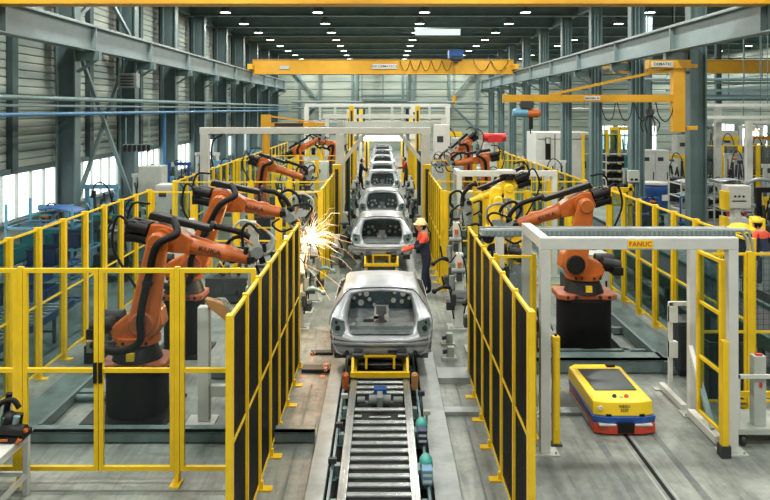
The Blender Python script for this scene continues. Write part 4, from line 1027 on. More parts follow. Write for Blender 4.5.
robot((3.75,27.2), 'orange welding robot of the second right cell, forearm level to the left', (.05,1.5), (.1,2.6), (1.15,2.42), ped_h=.8, ped_r=.4, mirror=True, brand=None)
robot((3.55,30.5), 'distant right orange robot with steeply folded forearm', (.1,1.6), (.15,3.0), (1.1,2.15), ped_h=.8, ped_r=.4, mirror=True, brand=None)
robot((2.95,17.2), 'yellow welding robot with black hose loop behind the right portal', (.1,1.65), (.12,2.62), (.95,2.28), ped_h=.9, ped_r=.36, col='agv_yellow', mirror=True, brand=None, gdir=(.25,-1), pedmat='grey', k=.62, gun='p', front_hose=False)
robot((2.35,16.0), 'slimmer yellow robot bent down beside the line, left of the other yellow robot', (.08,1.5), (-.05,2.5), (.12,1.75), ped_h=.75, ped_r=.25, col='agv_yellow', mirror=True, brand=None, cover=False, gdir=(.2,-1), pedmat='grey', k=.55, gun='p', motors=False)
t = thing('hose_carrier', (2.85,17.0,2.9), 'white and black hose carrier box on top of the taller yellow robot', 'carrier')
b = MB(); b.bx(2.6,3.0,16.9,17.2,2.93,3.02); b.build('lid', M['white'], t, bevel=.02)
b = MB(); b.bar((2.65,17.0,2.85),(3.2,17.0,3.1),.16,.07); b.bx(2.8,2.95,16.95,17.15,2.78,2.9); b.build('clamp', M['black'], t)
# silver gun cylinder held upright beside the yellow robot
t = thing('tool_stand', (2.72,16.0,0), 'upright silver tool cylinder on a grey stand between the yellow robots', 'stand')
b = MB(); b.cyl((2.72,16,.9),(2.66,16,2.3),.06,.05,n=12); b.cyl((2.66,16,2.3),(2.65,16,2.5),.09,n=12); b.build('cylinder', M['roller'], t)
b = MB(); b.bx(2.6,2.84,15.88,16.12,0,.9); b.build('stand', M['grey'], t)

# ---- sparks
t = thing('weld_spark', (-1.5,14.2,1.75), 'burst of bright welding sparks between the left fence and the second car', 'sparks'); t['kind'] = 'stuff'
src = Vector((-1.46,14.6,1.80))
bb = [MB(), MB()]
for i in range(260):
    a = R.gauss(math.radians(52), math.radians(34)); yv = R.uniform(-.5,.5); sp = R.uniform(.15,1.3)
    d = Vector((math.cos(a), yv, math.sin(a))).normalized()
    if i % 4 == 0:
        a = R.uniform(-PI, PI); d = Vector((math.cos(a), yv, math.sin(a))).normalized(); sp *= .6
    r0 = R.uniform(0,.5)*sp; ln = R.uniform(.12,.5)*(.4+sp*.6)
    p0 = src+d*r0+Vector((R.gauss(0,.03),0,R.gauss(0,.03))); p1 = p0+d*ln*.5+Vector((0,0,-.02)); p2 = p0+d*ln+Vector((0,0,-.09*ln*4*sp))
    (bb[0] if i % 3 else bb[1]).tube([p0,p1,p2], [.001,R.uniform(.0014,.0026),.001], 4)
for i in range(12):
    p0 = src+Vector((R.gauss(0,.07),R.gauss(0,.07),R.gauss(0,.07))); bb[1].ball(p0, R.uniform(.006,.02), 6, 4)
# long falling trails to the right of the fence
for (a, c) in (((297,235),(352,243)), ((300,262),(345,290)), ((298,255),(335,262)), ((330,255),(352,270)), ((305,265),(330,300))):
    p = at(*a, 14.4); q = at(*c, 14.4); mi = (p+q)/2+Vector((0,0,.06)); bb[0].tube(spline([p,mi,q],5), .002, 4)
o = bb[0].build('spark_trail', M['spark'], t); o['kind'] = 'stuff'
o = bb[1].build('spark_core', M['spark_hot'], t); o['kind'] = 'stuff'
for (p, e, s) in ((src, 130, .12),):
    l = bpy.data.lights.new('weld_light','POINT'); l.energy = e; l.color = (1,.62,.30); l.shadow_soft_size = s
    lo = bpy.data.objects.new('weld_light', l); COL.objects.link(lo); lo.location = p
b = MB()
for i in range(190):
    k = R.random()
    x = -1.08+R.gauss(0,.10) if k < .6 else R.uniform(-1.3,-.75); y = R.uniform(11.2,15.5)
    z = .004
    if k > .85: x = R.gauss(-.93,.05); y = R.uniform(11.6,12.6)
    b.ball((x,y,z+.004), R.uniform(.003,.007), 5, 3)
for (px, py0, py1) in ((303,372,412), (322,375,392), (326,362,372), (312,350,362)):
    for j in range(40):
        q = at(px+R.gauss(0,1.6), R.uniform(py0,py1), 12.3)
        q.z = max(q.z, .02); b.ball(q, R.uniform(.003,.009), 5, 3)
tag(b.build('floor_embers', M['ember']), 'glowing orange embers fallen on the floor left of the nearest car', 'embers', kind='stuff')

# ================================================================== LINE-SIDE STATIONS
def station(x, y, s, label, h=1.25, seed=1, orange=False, arm=1.0):
    """white post with grey clamps and a black arm reaching the car; s=+1 right of the line"""
    r = random.Random(seed)
    t = thing('clamp_station', (x,y,0), label, 'machine')
    b = MB(); b.bx(x-.10,x+.10,y-.1,y+.1,.03,h*.72); b.bx(x-.05,x+.09,y-.08,y+.08,h*.72,h+.2); b.build('post', M['white'], t, bevel=.01)
    b = MB(); b.bx(x-.22,x+.2,y-.22,y+.22,0,.03)
    for dx in (-.16,.14): b.cyl((x+dx,y-.17,.03),(x+dx,y-.17,.07),.02,n=8)
    b.build('base_plate', M['offwhite'], t)
    b = MB(); b.cyl((x-s*.14,y-.1,h*.62),(x-s*.14,y-.1,h*.82),.06); b.cyl((x-.15,y-.12,h*.9),(x+.12,y-.12,h*.9),.055); b.cyl((x-.12,y-.14,h*.45),(x+.1,y-.14,h*.45),.05); b.bx(x-.14,x+.14,y-.2,y-.1,h*.5,h*.6); b.build('clamp_unit', M['grey'], t, bevel=.006)
    b = MB(); b.bx(x-s*.25,x-s*.09,y-.16,y+.05,h*.3,h*.42) if s > 0 else b.bx(x+.09,x+.25,y-.16,y+.05,h*.3,h*.42)
    b.cyl((x-s*.12,y-.2,h*.55),(x-s*.12,y-.2,h*.38),.05,n=10); b.bx(x-.06,x+.05,y-.24,y-.1,h*.76,h*.85); b.build('actuator', M['dark_grey'], t)
    b = MB(); pts = [(x-s*.1*arm,y-.1,h*.62),(x-s*.3*arm,y-.15,h*.66),(x-s*.5*arm,y-.2,h*.60)]
    b.tube(spline(pts,5), [.045]*6+[.035]*5, 8); b.ball(pts[-1], .055, 10, 6); b.bar(pts[1], (x-s*.34*arm,y-.15,h*.82), .035); b.build('reach_arm', M['black' if s > 0 else 'cyan_grey'], t)
    b = MB(); b.tube(spline([(x+.1,y-.1,.3),(x+.16,y-.12,.8),(x+.12,y-.1,h),(x,y-.05,h+.2),(x-s*.15,y-.05,h+.05)],5), .015, 6); b.tube(spline([(x-.1,y-.1,.2),(x-.16,y-.12,.6),(x-.14,y-.1,.9)],5), .015, 6); b.build('cable', M['rubber'], t)
    if orange:
        b = MB(); b.bx(x-.03,x+.05,y-.16,y-.1,h*.97,h*1.03); b.build('orange_cap', M['orange'], t)
    return t
station(-1.68,15.1,-1,'white clamp station with grey reach arm left of the nearest car',1.25,1)
station(1.52,15.1,1,'white clamp station with black reach arm right of the nearest car',1.3,2,True)
station(-1.6,17.2,-1,'white clamp station behind the sparks, left of the line',1.2,3)
station(1.6,16.6,1,'white clamp station in the gap of the right fence, the farther one',1.7,4,True)
station(-1.15,22.6,-1,'small white clamp station left of the third car body',1.1,5,arm=.3)
station(1.18,24.0,1,'small white clamp station right of the third car body',1.1,6,arm=.3)
station(-1.2,30.5,-1,'distant white clamp station left of the line near the dark clothed worker',1.3,7,arm=.3)
station(1.15,30.5,1,'distant white clamp station right of the line',1.3,8,arm=.3)
# low floor clamps at right
for i, (x, y, lab) in enumerate(((1.15,13.2,'low grey floor clamp right of the nearest car, nearer of two'), (1.2,14.0,'low grey floor clamp right of the nearest car, farther of two'))):
    t = thing('floor_clamp', (x,y,0), lab, 'clamp')
    b = MB(); b.bx(x-.12,x+.14,y-.1,y+.1,0,.05); b.bx(x-.02,x+.1,y-.06,y+.06,.05,.22); b.build('base', M['offwhite'], t, bevel=.006)
    b = MB(); b.cyl((x-.1,y,.12),(x+.06,y,.16),.035); b.build('jaw', M['dark_grey'], t)
# equipment inside left cell right of robot
t = thing('tip_dresser', (-2.5,10.6,0), 'white post with tan gripper head in front of the second left robot', 'machine')
b = MB(); b.bx(-2.6,-2.44,10.5,10.66,.02,1.62); b.build('post', M['white'], t, bevel=.01)
b = MB(); b.bx(-2.75,-2.35,10.4,10.75,0,.02); b.bx(-2.44,-1.9,10.55,10.65,.35,.5); b.bx(-2.0,-1.9,10.5,10.7,.02,.5); b.build('base_plate', M['white'], t)
b = MB(); b.prism([(-.02,.16),(.14,.12),(.32,.04),(.40,-.12),(.28,-.16),(.02,.05)], (-2.46,10.5,1.60), (1,0,0), (0,0,1), (0,1,0), .14); b.build('gripper', M['tan'], t, bevel=.01)
b = MB()
for k in range(3): b.tube(spline([(-2.34+.03*k,10.42,1.76),(-2.24+.03*k,10.4,1.76),(-2.12+.03*k,10.4,1.56)],5), .010, 6)
b.build('hose', M['offwhite'], t)
t = thing('fixture_box', (-2.0,12.6,0), 'grey fixture machine with valves low behind the dark left fence', 'machine')
b = MB(); b.bx(-2.35,-1.65,12.5,13.0,.02,.7); b.bx(-2.2,-1.8,12.55,12.9,.7,1.05); b.build('cabinet', M['grey'], t, bevel=.01)
b = MB()
for k in range(4): b.cyl((-2.25+.15*k,12.46,.45),(-2.25+.15*k,12.46,.6),.035,n=8)
b.cyl((-2.3,12.5,1.15),(-1.7,12.5,1.15),.05); b.build('valve', M['offwhite'], t)
t = thing('weld_fixture', (-2.3,14.6,0), 'large white and dark car side fixture behind the second left robot', 'machine')
b = MB(); b.bx(-2.7,-1.75,14.7,14.9,.02,.9); b.bx(-2.65,-2.5,14.7,14.8,.9,2.2); b.bx(-1.95,-1.8,14.7,14.8,.9,1.9); b.build('frame', M['offwhite'], t, bevel=.01)
b = MB(); b.bx(-2.45,-2.0,14.6,14.7,1.55,1.62); b.bx(-2.45,-2.0,14.6,14.7,1.3,1.36); b.cyl((-2.3,14.55,1.0),(-2.3,14.55,1.3),.06); b.cyl((-2.05,14.5,1.05),(-2.05,14.5,1.35),.05); b.build('clamp_rail', M['dark_grey'], t)
# gun rack hidden behind the portal
t = thing('valve_rack', (1.95,13.0,0), 'white rack with dark valves and hoses seen through the narrow yellow gate', 'rack')
b = MB(); b.bx(1.95,2.08,12.9,13.05,0,2.3); b.bx(1.6,2.08,12.9,13.0,.9,.96); b.bx(1.6,2.08,12.9,13.0,1.6,1.66); b.build('frame', M['white'], t)
b = MB()
for k in range(4):
    b.bx(1.62+.09*k,1.67+.09*k,12.86,12.9,.97,1.25+.05*(k%2)); b.cyl((1.64+.09*k,12.86,1.7),(1.64+.09*k,12.86,1.95),.025,n=8)
b.build('valve', M['teal'], t)
b = MB(); b.cyl((1.8,12.85,2.2),(1.8,12.8,2.2),.1,n=14); b.tube(spline([(1.7,12.85,2.1),(1.62,12.8,1.8),(1.75,12.8,1.5),(1.66,12.8,1.1)],5),.018,6); b.tube(spline([(1.9,12.85,2.1),(1.86,12.8,1.8),(1.95,12.8,1.3)],5),.018,6); b.build('hose', M['rubber'], t)
b = MB(); b.bx(1.72,1.9,12.8,12.86,1.28,1.38); b.bx(1.65,1.85,12.8,12.84,.5,.6); b.build('orange_part', M['orange'], t)

station(-1.78,13.8,-1,'white clamp station in the gap of the left fence, nearest one',1.5,11,arm=.5)
station(-1.72,16.3,-1,'white clamp station between two others in the gap of the left fence',1.4,12,arm=.5)
station(1.72,13.7,1,'white clamp station in the gap of the right fence, nearest one',1.5,13,arm=.5)
station(-1.22,19.6,-1,'small white clamp station left of the gap before the second car body',.9,14,arm=.2)
station(1.2,21.6,1,'small white clamp station right of the second car body, beyond the worker',.9,15,arm=.2)
station(-1.25,27.8,-1,'small white clamp station left of the third car body, at its front',1.2,16,arm=.2)
station(1.22,27.8,1,'small white clamp station right of the third car body, at its front',1.2,17,arm=.2)
station(-1.2,34.0,-1,'far small clamp station left of the fourth car body',1.2,18,arm=.2)
station(1.2,34.0,1,'far small clamp station right of the fourth car body',1.2,19,arm=.2)
for x, lab in ((-1.22,'dark green guide column left of the line just behind the white gantry'), (1.26,'dark green guide column right of the line just behind the white gantry')):
    t = thing('guide_column', (x,26.0,0), lab, 'post')
    b = MB(); b.bx(x-.08,x+.08,25.92,26.08,0,2.95); b.build('shaft', M['green_dark'], t)
    b = MB(); b.bx(x-.14,x+.14,25.86,26.14,0,.03); b.build('base_plate', M['dark_grey'], t)
    b = MB(); b.bx(x-.03,x+.03,25.9,25.92,.3,2.8); b.build('chain_strip', M['black'], t)
# ================================================================== PEOPLE
def person(x, y, fwd, label, arms, helmet='helmet', top='hi_orange', low='navy', stride=.12, lean=.05, H=1.74, vest_z=1.18):
    """fwd: heading angle in the ground plane; arms: two (elbow, hand) offsets as (forward, side, height) triples"""
    t = thing('person', (x,y,0), label, 'person')
    f = Vector((math.cos(fwd), math.sin(fwd), 0)); s = Vector((-f.y, f.x, 0)); k = H/1.74; O = Vector((x,y,0))
    def P(a, b_, z): return (O+f*a*k+s*b_*k+Vector((0,0,z*k)))
    J = {}
    V = []; E = []; Rr = []
    def v(p, r, par=None):
        V.append(p); Rr.append(r)
        if par is not None: E.append((par, len(V)-1))
        return len(V)-1
    pel = v(P(0,0,.93), (.155,.125)); bel = v(P(lean*.4,0,1.06), (.145,.115), pel); ch = v(P(lean,0,1.27), (.175,.125), bel); up = v(P(lean*1.2,0,1.41), (.13,.10), ch)
    nk = v(P(lean*1.5+.01,0,1.49), (.058,.058), up); hd = v(P(lean*1.6+.03,0,1.58), (.082,.09), nk); ht = v(P(lean*1.6+.02,0,1.68), (.075,.085), hd)
    for sg in (1,-1):
        sh = v(P(lean*1.1,.19*sg,1.395), (.072,.07), up)
        (ea, eb, ez), (ha, hb, hz) = arms[0 if sg > 0 else 1]
        el = v(P(ea,eb,ez), (.052,.052), sh); md_ = v((P(ea,eb,ez)+P(ha,hb,hz))/2, (.05,.05), el); w_ = v(P(ha,hb,hz), (.033,.033), md_)
        hip = v(P(0,.095*sg,.86), (.105,.11), pel); kn = v(P(stride*sg*.5+.03,.11*sg,.50), (.072,.075), hip); sk = v(P(stride*sg*.8,.115*sg,.28),(.068,.07),kn)
        an = v(P(stride*sg,.12*sg,.10), (.05,.052), sk); v(P(stride*sg+.14,.125*sg,.05), (.045,.042), an)
    me = bpy.data.meshes.new('skeleton'); me.from_pydata([tuple(p-O) for p in V], E, [])
    so = bpy.data.objects.new('skeleton', me); COL.objects.link(so)
    md = so.modifiers.new('skin','SKIN'); md.use_smooth_shade = True
    for i, sv in enumerate(me.skin_vertices[0].data):
        sv.radius = (Rr[i][0]*k, Rr[i][1]*k); sv.use_root = (i == 0)
    sb = so.modifiers.new('sub','SUBSURF'); sb.levels = 2; sb.render_levels = 2
    dg = bpy.context.evaluated_depsgraph_get(); bm_ = bpy.data.meshes.new_from_object(so.evaluated_get(dg))
    bpy.data.objects.remove(so)
    bm_.name = 'body'
    while len(bm_.materials): bm_.materials.pop()
    for m_ in (low, top, 'skin', 'soft_black'): bm_.materials.append(M[m_])
    for p in bm_.polygons:
        c = p.center/k; a = c.dot(f); b_ = c.dot(s)
        mi = 0
        if c.z > 1.47 and abs(b_) < .14: mi = 2
        elif c.z > vest_z and abs(b_) < .3: mi = 1
        if c.z < .13: mi = 3
        p.material_index = mi; p.use_smooth = True
    bo = bpy.data.objects.new('body', bm_); COL.objects.link(bo); bo.parent = t
    # hands
    for sg in (1,-1):
        (ea, eb, ez), (ha, hb, hz) = arms[0 if sg > 0 else 1]
        w_ = P(ha,hb,hz); d = (w_-P(ea,eb,ez)).normalized(); sd = d.cross(Vector((0,0,1))).normalized(); u = sd.cross(d)
        b = MB(); b.tube([w_-d*.02, w_+d*.03, w_+d*.085], [.026,.038,.034], 8)
        for i, (o_, ln) in enumerate(((-.028,.07),(-.01,.078),(.009,.074),(.027,.058))):
            st_ = w_+d*.08+sd*o_; b.tube([st_, st_+d*ln*.5-u*.008, st_+d*ln*.85-u*.035], [.0095,.009,.007], 6)
        tb = w_+d*.03-sd*.033*sg; b.tube([tb, tb-sd*.03*sg+d*.025-u*.005, tb-sd*.035*sg+d*.06-u*.02], [.012,.011,.008], 6)
        b.build('hand', M['skin'], t)
    hc = P(lean*1.6+.03,0,1.60)
    b = MB(); b.ball(hc+f*.02+Vector((0,0,.02)), .098*k, 14, 10, sc=(1,1,1.2)); b.tube([hc+f*.112+Vector((0,0,.035)), hc+f*.135+Vector((0,0,.0)), hc+f*.112+Vector((0,0,-.012))], [.01,.016,.010], 6)
    b.ball(hc+s*.098, .03, 8, 6, sc=(.7,.7,1.1)); b.ball(hc-s*.098, .03, 8, 6, sc=(.7,.7,1.1)); fc = b.build('face', M['skin'], t)
    b = MB(); b.ball(hc+f*.108+s*.034+Vector((0,0,.03)), .012, 8, 6); b.ball(hc+f*.108-s*.034+Vector((0,0,.03)), .012, 8, 6); b.build('eye', M['ink'], fc)
    b = MB(); b.tube([hc+f*.106+s*.026-Vector((0,0,.045)), hc+f*.114-Vector((0,0,.048)), hc+f*.106-s*.026-Vector((0,0,.045))], .006, 5); b.build('mouth', M['label_red'], fc)
    b = MB(); b.ball(hc-f*.02+Vector((0,0,.03)), .108*k, 14, 8, sc=(1,1,1.05)); b.build('hair', M['soft_black'], t)
    if helmet:
        b = MB(); b.ball(hc+f*.005+Vector((0,0,.065)), .135*k, 18, 10, sc=(1,1,1.0), z0=-.05)
        b.cyl(hc+f*.03+Vector((0,0,.06)), hc+f*.03+Vector((0,0,.072)), .152*k, n=20); b.bar(hc-f*.1+Vector((0,0,.2)), hc+f*.1+Vector((0,0,.2)), .03, .02)
        b.build('helmet', M[helmet], t)
    return t
A_reach = [((.22,.17,1.16),(.46,.10,1.18)), ((.20,-.2,1.14),(.44,-.14,1.10))]
pm = person(1.02, 17.6, PI*1.05, 'worker in pale helmet, orange shoulders and navy overalls reaching into the second car body', A_reach, stride=.1, lean=.06, H=1.78, vest_z=1.27)
b = MB(); b.cyl((1.02-.3,17.35,1.22),(1.02-.55,17.35,1.12),.045); b.build('orange_glove', M['hi_orange'], pm)
A_down = [((.05,.27,1.12),(.2,.25,.95)), ((.05,-.27,1.12),(.2,-.25,.95))]
person(-1.22, 40.5, 0, 'worker in dark clothes standing left of the distant car bodies', A_reach, helmet=None, top='navy', low='soft_black', H=1.72)
person(1.3, 42.0, PI, 'worker in red jacket right of the distant car bodies', A_reach, helmet=None, top='red', low='dark_grey', H=1.7)
person(9.2, 18.0, PI*.6, 'worker in yellow helmet and navy and orange jacket at the right edge of the picture', A_down, helmet='helmet_yellow', lean=.16, H=1.72, vest_z=1.3)
person(8.1, 43.0, PI*1.3, 'distant worker in purple blue clothes beside the white machine room', A_down, helmet=None, top='dark_blue', low='navy', H=1.7)

# ================================================================== BACKGROUND EQUIPMENT
def rack(x0, x1, y0, y1, h, levels, m, label, post=.05):
    t = thing('storage_rack', ((x0+x1)/2,(y0+y1)/2,0), label, 'rack')
    for x in (x0,x1):
        for y in (y0,y1):
            b = MB(); b.bx(x-post/2,x+post/2,y-post/2,y+post/2,0,h); b.build('post', M[m], t)
    for k in range(levels):
        z = .25+(h-.35)*k/(levels-1) if levels > 1 else h-.1
        b = MB(); b.bx(x0,x1,y0,y0+.04,z-.04,z); b.bx(x0,x1,y1-.04,y1,z-.04,z); b.bx(x0,x0+.04,y0,y1,z-.04,z); b.bx(x1-.04,x1,y0,y1,z-.04,z)
        n = max(2, int((x1-x0)/.25))
        for j in range(1,n): b.bx(x0+(x1-x0)*j/n-.015,x0+(x1-x0)*j/n+.015,y0,y1,z-.02,z)
        b.build('shelf', M[m], t)
    return t
def crate(x, y, z, w, d, h, m, label, grp=None):
    t = thing('parts_crate', (x,y,z), label, 'crate', grp)
    b = MB(); tt = .02
    b.bx(x-w/2,x+w/2,y-d/2,y-d/2+tt,z,z+h); b.bx(x-w/2,x+w/2,y+d/2-tt,y+d/2,z,z+h); b.bx(x-w/2,x-w/2+tt,y-d/2,y+d/2,z,z+h); b.bx(x+w/2-tt,x+w/2,y-d/2,y+d/2,z,z+h); b.bx(x-w/2,x+w/2,y-d/2,y+d/2,z,z+tt)
    b.build('tub', M[m], t)
    b = MB(); b.bx(x-w/2-.015,x+w/2+.015,y-d/2-.015,y-d/2+.01,z+h-.05,z+h); b.bx(x-w/2-.015,x+w/2+.015,y+d/2-.01,y+d/2+.015,z+h-.05,z+h); b.bx(x-w/2-.015,x-w/2+.01,y-d/2,y+d/2,z+h-.05,z+h); b.bx(x+w/2-.01,x+w/2+.015,y-d/2,y+d/2,z+h-.05,z+h); b.build('rim', M[m], t)
    return t
def cabinet(x0, x1, y0, y1, h, m, label, doors=2, plate=True, z0=0):
    t = thing('control_cabinet', ((x0+x1)/2,(y0+y1)/2,z0), label, 'cabinet')
    b = MB(); b.bx(x0,x1,y0,y1,z0+.08,z0+h); b.bx(x0+.03,x1-.03,y0+.03,y1-.03,z0,z0+.08); b.build('body', M[m], t, bevel=.012)
    wd = (x1-x0)/doors
    for k in range(doors):
        b = MB(); b.bx(x0+k*wd+.02,x0+(k+1)*wd-.02,y0-.02,y0,z0+.12,z0+h-.05); dd = b.build('door', M[m], t, bevel=.006)
        b = MB(); b.bx(x0+(k+1)*wd-.1,x0+(k+1)*wd-.07,y0-.05,y0-.02,z0+h*.45,z0+h*.6); b.build('handle', M['black'], dd)
        if plate:
            b = MB(); b.bx(x0+k*wd+.12,x0+k*wd+.12+wd*.4,y0-.03,y0-.02,z0+h*.8,z0+h*.87); b.build('dark_plate', M['dark_grey'], dd)
    return t
def machine(x, y, w, d, h, m1, m2, label, seed=0):
    r = random.Random(seed)
    t = thing('assembly_machine', (x,y,0), label, 'machine')
    b = MB(); b.bx(x-w/2,x+w/2,y-d/2,y+d/2,.05,h*.5)
    for sx in (-1,1):
        for sy in (-1,1): b.bx(x+sx*w*.42-.04,x+sx*w*.42+.04,y+sy*d*.42-.04,y+sy*d*.42+.04,0,.05)
    b.build('base', M[m1], t, bevel=.015)
    b = MB(); b.bx(x-w*.42,x-w*.32,y-.05,y+.05,h*.5,h); b.bx(x+w*.32,x+w*.42,y-.05,y+.05,h*.5,h); b.bx(x-w*.45,x+w*.45,y-.07,y+.07,h*.93,h); b.build('frame', M[m2], t)
    b = MB()
    for k in range(5):
        xx = x-w*.25+w*.5*k/4; b.cyl((xx,y-.1,h*r.uniform(.5,.6)),(xx+r.uniform(-.1,.1),y-.1,h*r.uniform(.68,.88)),r.uniform(.03,.06),n=10)
    b.bx(x-w*.2,x+w*.15,y-d*.55,y-d*.5,h*.2,h*.4); b.build('head', M['dark_grey'], t)
    b = MB(); b.tube(spline([(x-w*.3,y-.12,h*.55),(x-w*.1,y-.2,h*1.02),(x+w*.2,y-.15,h*.95),(x+w*.35,y-.12,h*.5)],6),.022,6); b.build('hose', M['rubber'], t)
    b = MB(); b.bx(x+w*.18,x+w*.36,y-d*.56,y-d*.5,h*.28,h*.46); b.build('control_panel', M['offwhite'], t)
    for k in range(9):
        b = MB(); xx = x+r.uniform(-.42,.38)*w; zz = h*r.uniform(.12,.92); yy = y-d*r.uniform(.3,.6) if zz < h*.5 else y-d*r.uniform(.05,.35); q = r.uniform(.05,.16)
        if k % 3 == 0: b.cyl((xx,yy,zz),(xx+r.uniform(.1,.25),yy,zz+r.uniform(-.05,.05)),q*.4,n=10)
        elif k % 3 == 1: b.bx(xx,xx+q,yy-.05,yy+.05,zz,zz+q*r.uniform(.6,1.8))
        else: b.tube(spline([(xx,yy,zz),(xx+q,yy-.08,zz+q),(xx+2*q,yy-.05,zz-q)],4),.014,6)
        b.build('fitting', M[r.choice(['black','offwhite','light_blue','steel','white','dark_grey','yellow','teal','orange','black','white'])], t)
    return t
def sheet_panel(p, w, d, m, label, tilt=.1, rz=0):
    t = thing('curved_sheet', p, label, 'car panel', None)
    rows = []
    for i in range(7):
        v_ = i/6-.5; rows.append([V3(p[0]+u*w, p[1]+v_*d, p[2]+.10*(1-4*u*u*.8)-.12*v_*v_+tilt*u) for u in [j/8-.5 for j in range(9)]])
    b = MB(); b.grid(rows); b.build('skin', M[m], t, solid=.012)
    b = MB(); b.tube([r_[0] for r_ in rows], .012, 6); b.tube([r_[-1] for r_ in rows], .012, 6); b.build('flange', M[m], t)
    return t
def cart(x0, x1, y0, y1, z, h, m, label):
    t = thing('parts_cart', ((x0+x1)/2,(y0+y1)/2,0), label, 'cart')
    for x in (x0,x1):
        for y in (y0,y1):
            b = MB(); b.bx(x-.03,x+.03,y-.03,y+.03,.1,h); b.build('post', M[m], t)
            b = MB(); b.cyl((x-.03,y,.07),(x+.03,y,.07),.07,n=12); b.build('wheel', M['black'], t)
    for zz in (.15, z):
        b = MB(); b.bx(x0,x1,y0-.03,y0+.03,zz-.05,zz); b.bx(x0,x1,y1-.03,y1+.03,zz-.05,zz); b.bx(x0-.03,x0+.03,y0,y1,zz-.05,zz); b.bx(x1-.03,x1+.03,y0,y1,zz-.05,zz); b.bx(x0,x1,(y0+y1)/2-.03,(y0+y1)/2+.03,zz-.05,zz); b.build('deck', M[m], t)
    return t
# ---- left aisle
cart(-9.7,-8.0,19.3,20.6,1.35,1.95,'light_blue','light blue parts cart under the nearest left window')
sheet_panel((-9.2,20.0,1.55),1.1,.9,'teal','teal curved panel lying on the light blue cart',.15)
sheet_panel((-8.55,20.0,1.72),1.0,.8,'blue','blue curved panel lying on the light blue cart, right of the teal one',-.08)
sheet_panel((-8.5,19.9,1.38),.7,.6,'white','small white panel between the blue and teal panels on the cart',.05)
rack(-8.6,-6.6,15.6,16.6,1.2,2,'blue','blue storage rack behind the long left fence, nearest of the aisle racks')
rack(-8.9,-6.9,17.6,18.6,1.2,2,'light_blue','light blue storage rack farther along the left aisle')
for i, (x, y, z, m_, lab) in enumerate([(-8.2,16.1,.25,'dark_blue','dark blue crate on the lowest shelf of the blue rack, left'), (-7.4,16.1,.25,'blue','blue crate on the lowest shelf of the blue rack, right'),
    (-8.1,16.1,1.1,'teal','teal crate on the top shelf of the blue rack'), (-7.2,16.1,1.1,'dark_blue','dark crate on the top shelf of the blue rack'),
    (-8.4,18.1,.25,'blue','blue crate low in the light blue rack'), (-7.5,18.1,1.1,'dark_blue','dark blue crate on top of the light blue rack'), (-8.3,18.1,1.1,'teal','teal crate on top of the light blue rack')]):
    crate(x,y,z,.62,.6,.34,m_,lab,'crates in the left aisle')
machine(-8.6,14.0,1.2,1.0,1.3,'dark_grey','cyan_grey','dark machine with grey frame just outside the long left fence, nearest one',11)
machine(-9.4,15.0,1.2,1.0,1.5,'blue','light_blue','blue framed machine by the left wall under the nearest window',12)
machine(-7.2,21.8,1.3,1.0,1.7,'cyan_grey','beam_steel','grey machine with tubes in the left aisle beyond the blue racks',13)
machine(-9.3,24.8,1.3,.9,1.9,'teal','light_blue','teal machine by the left wall below the crossed bracing',14)
machine(-9.2,29.0,1.1,.9,1.9,'blue','offwhite','blue and white machine by the left wall beyond the crossed bracing',15)
machine(-7.0,33.5,1.3,1,2.1,'offwhite','light_blue','white and light blue machine beside the far left fence',16)
machine(-8.9,38,1.4,1,2.2,'blue','white','far blue machine with white frame by the left wall',17)
machine(-6.8,41,1.2,1,2.2,'grey','light_blue','far grey machine beside the end of the left fence',18)
cabinet(-7.35,-6.75,24.2,24.9,1.95,'white','white control cabinet standing outside the second left cell',1)
cabinet(-8.75,-7.9,26.8,27.5,2.35,'offwhite','tall pale cabinet with black top handle by the left wall',1,False)
cabinet(-4.9,-4.2,22.3,22.9,1.5,'offwhite','low pale cabinet inside the second left cell',1)
cabinet(-3.0,-2.2,21.6,22.2,1.3,'grey','grey cabinet inside the second left cell near the line',1)
cabinet(-4.9,-4.3,16.6,17.2,1.9,'white','white cabinet in the back corner of the nearest left cell',1)
cabinet(-2.9,-2.2,30,30.6,2.3,'white','white cabinet behind the second left cell near the line',1)
t = thing('clamp_rail', (-8.6,26,2.9), 'row of dark clamps hanging on a rail by the left columns', 'rail')
b = MB(); b.bx(-9.0,-8.0,25.95,26.0,3.12,3.18); b.build('rail', M['cyan_grey'], t)
b = MB(); b.bar((-8.9,25.97,3.15),(-8.9,25.97,4.1),.025); b.bar((-8.1,25.97,3.15),(-8.1,25.97,4.1),.025); b.build('hanger', M['cyan_grey'], t)
for k in range(6):
    b = MB(); b.bx(-8.95+.16*k,-8.85+.16*k,25.85,25.95,2.95,3.16); b.cyl((-8.9+.16*k,25.85,2.92),(-8.9+.16*k,25.85,3.0),.03,n=8); b.build('clamp', M['black'], t)
t = thing('wall_heater', (-9.7,28.6,5.35), 'grey box fan heater hung under the left crane beam', 'heater')
b = MB(); b.bx(-10.0,-9.3,28.3,28.7,5.2,5.75); b.build('casing', M['grey'], t, bevel=.02)
b = MB()
for k in range(4): b.bx(-9.9,-9.4,28.27,28.3,5.27+.11*k,5.33+.11*k)
b.build('louvre', M['dark_grey'], t)
b = MB(); b.bar((-9.9,28.5,5.75),(-9.9,28.5,6.3),.04); b.bar((-9.4,28.5,5.75),(-9.4,28.5,6.3),.04); b.build('hanger', M['dark_grey'], t)
t = thing('wall_pipe', (-10.5,29.6,0), 'vertical blue pipe on the left wall columns with valve', 'pipe')
b = MB(); b.cyl((-10.1,34.6,0),(-10.1,34.6,4.3),.09); b.build('riser', M['blue_pipe'], t)
b = MB(); b.cyl((-10.1,34.45,1.5),(-10.1,34.75,1.5),.13); b.build('valve', M['blue'], t)
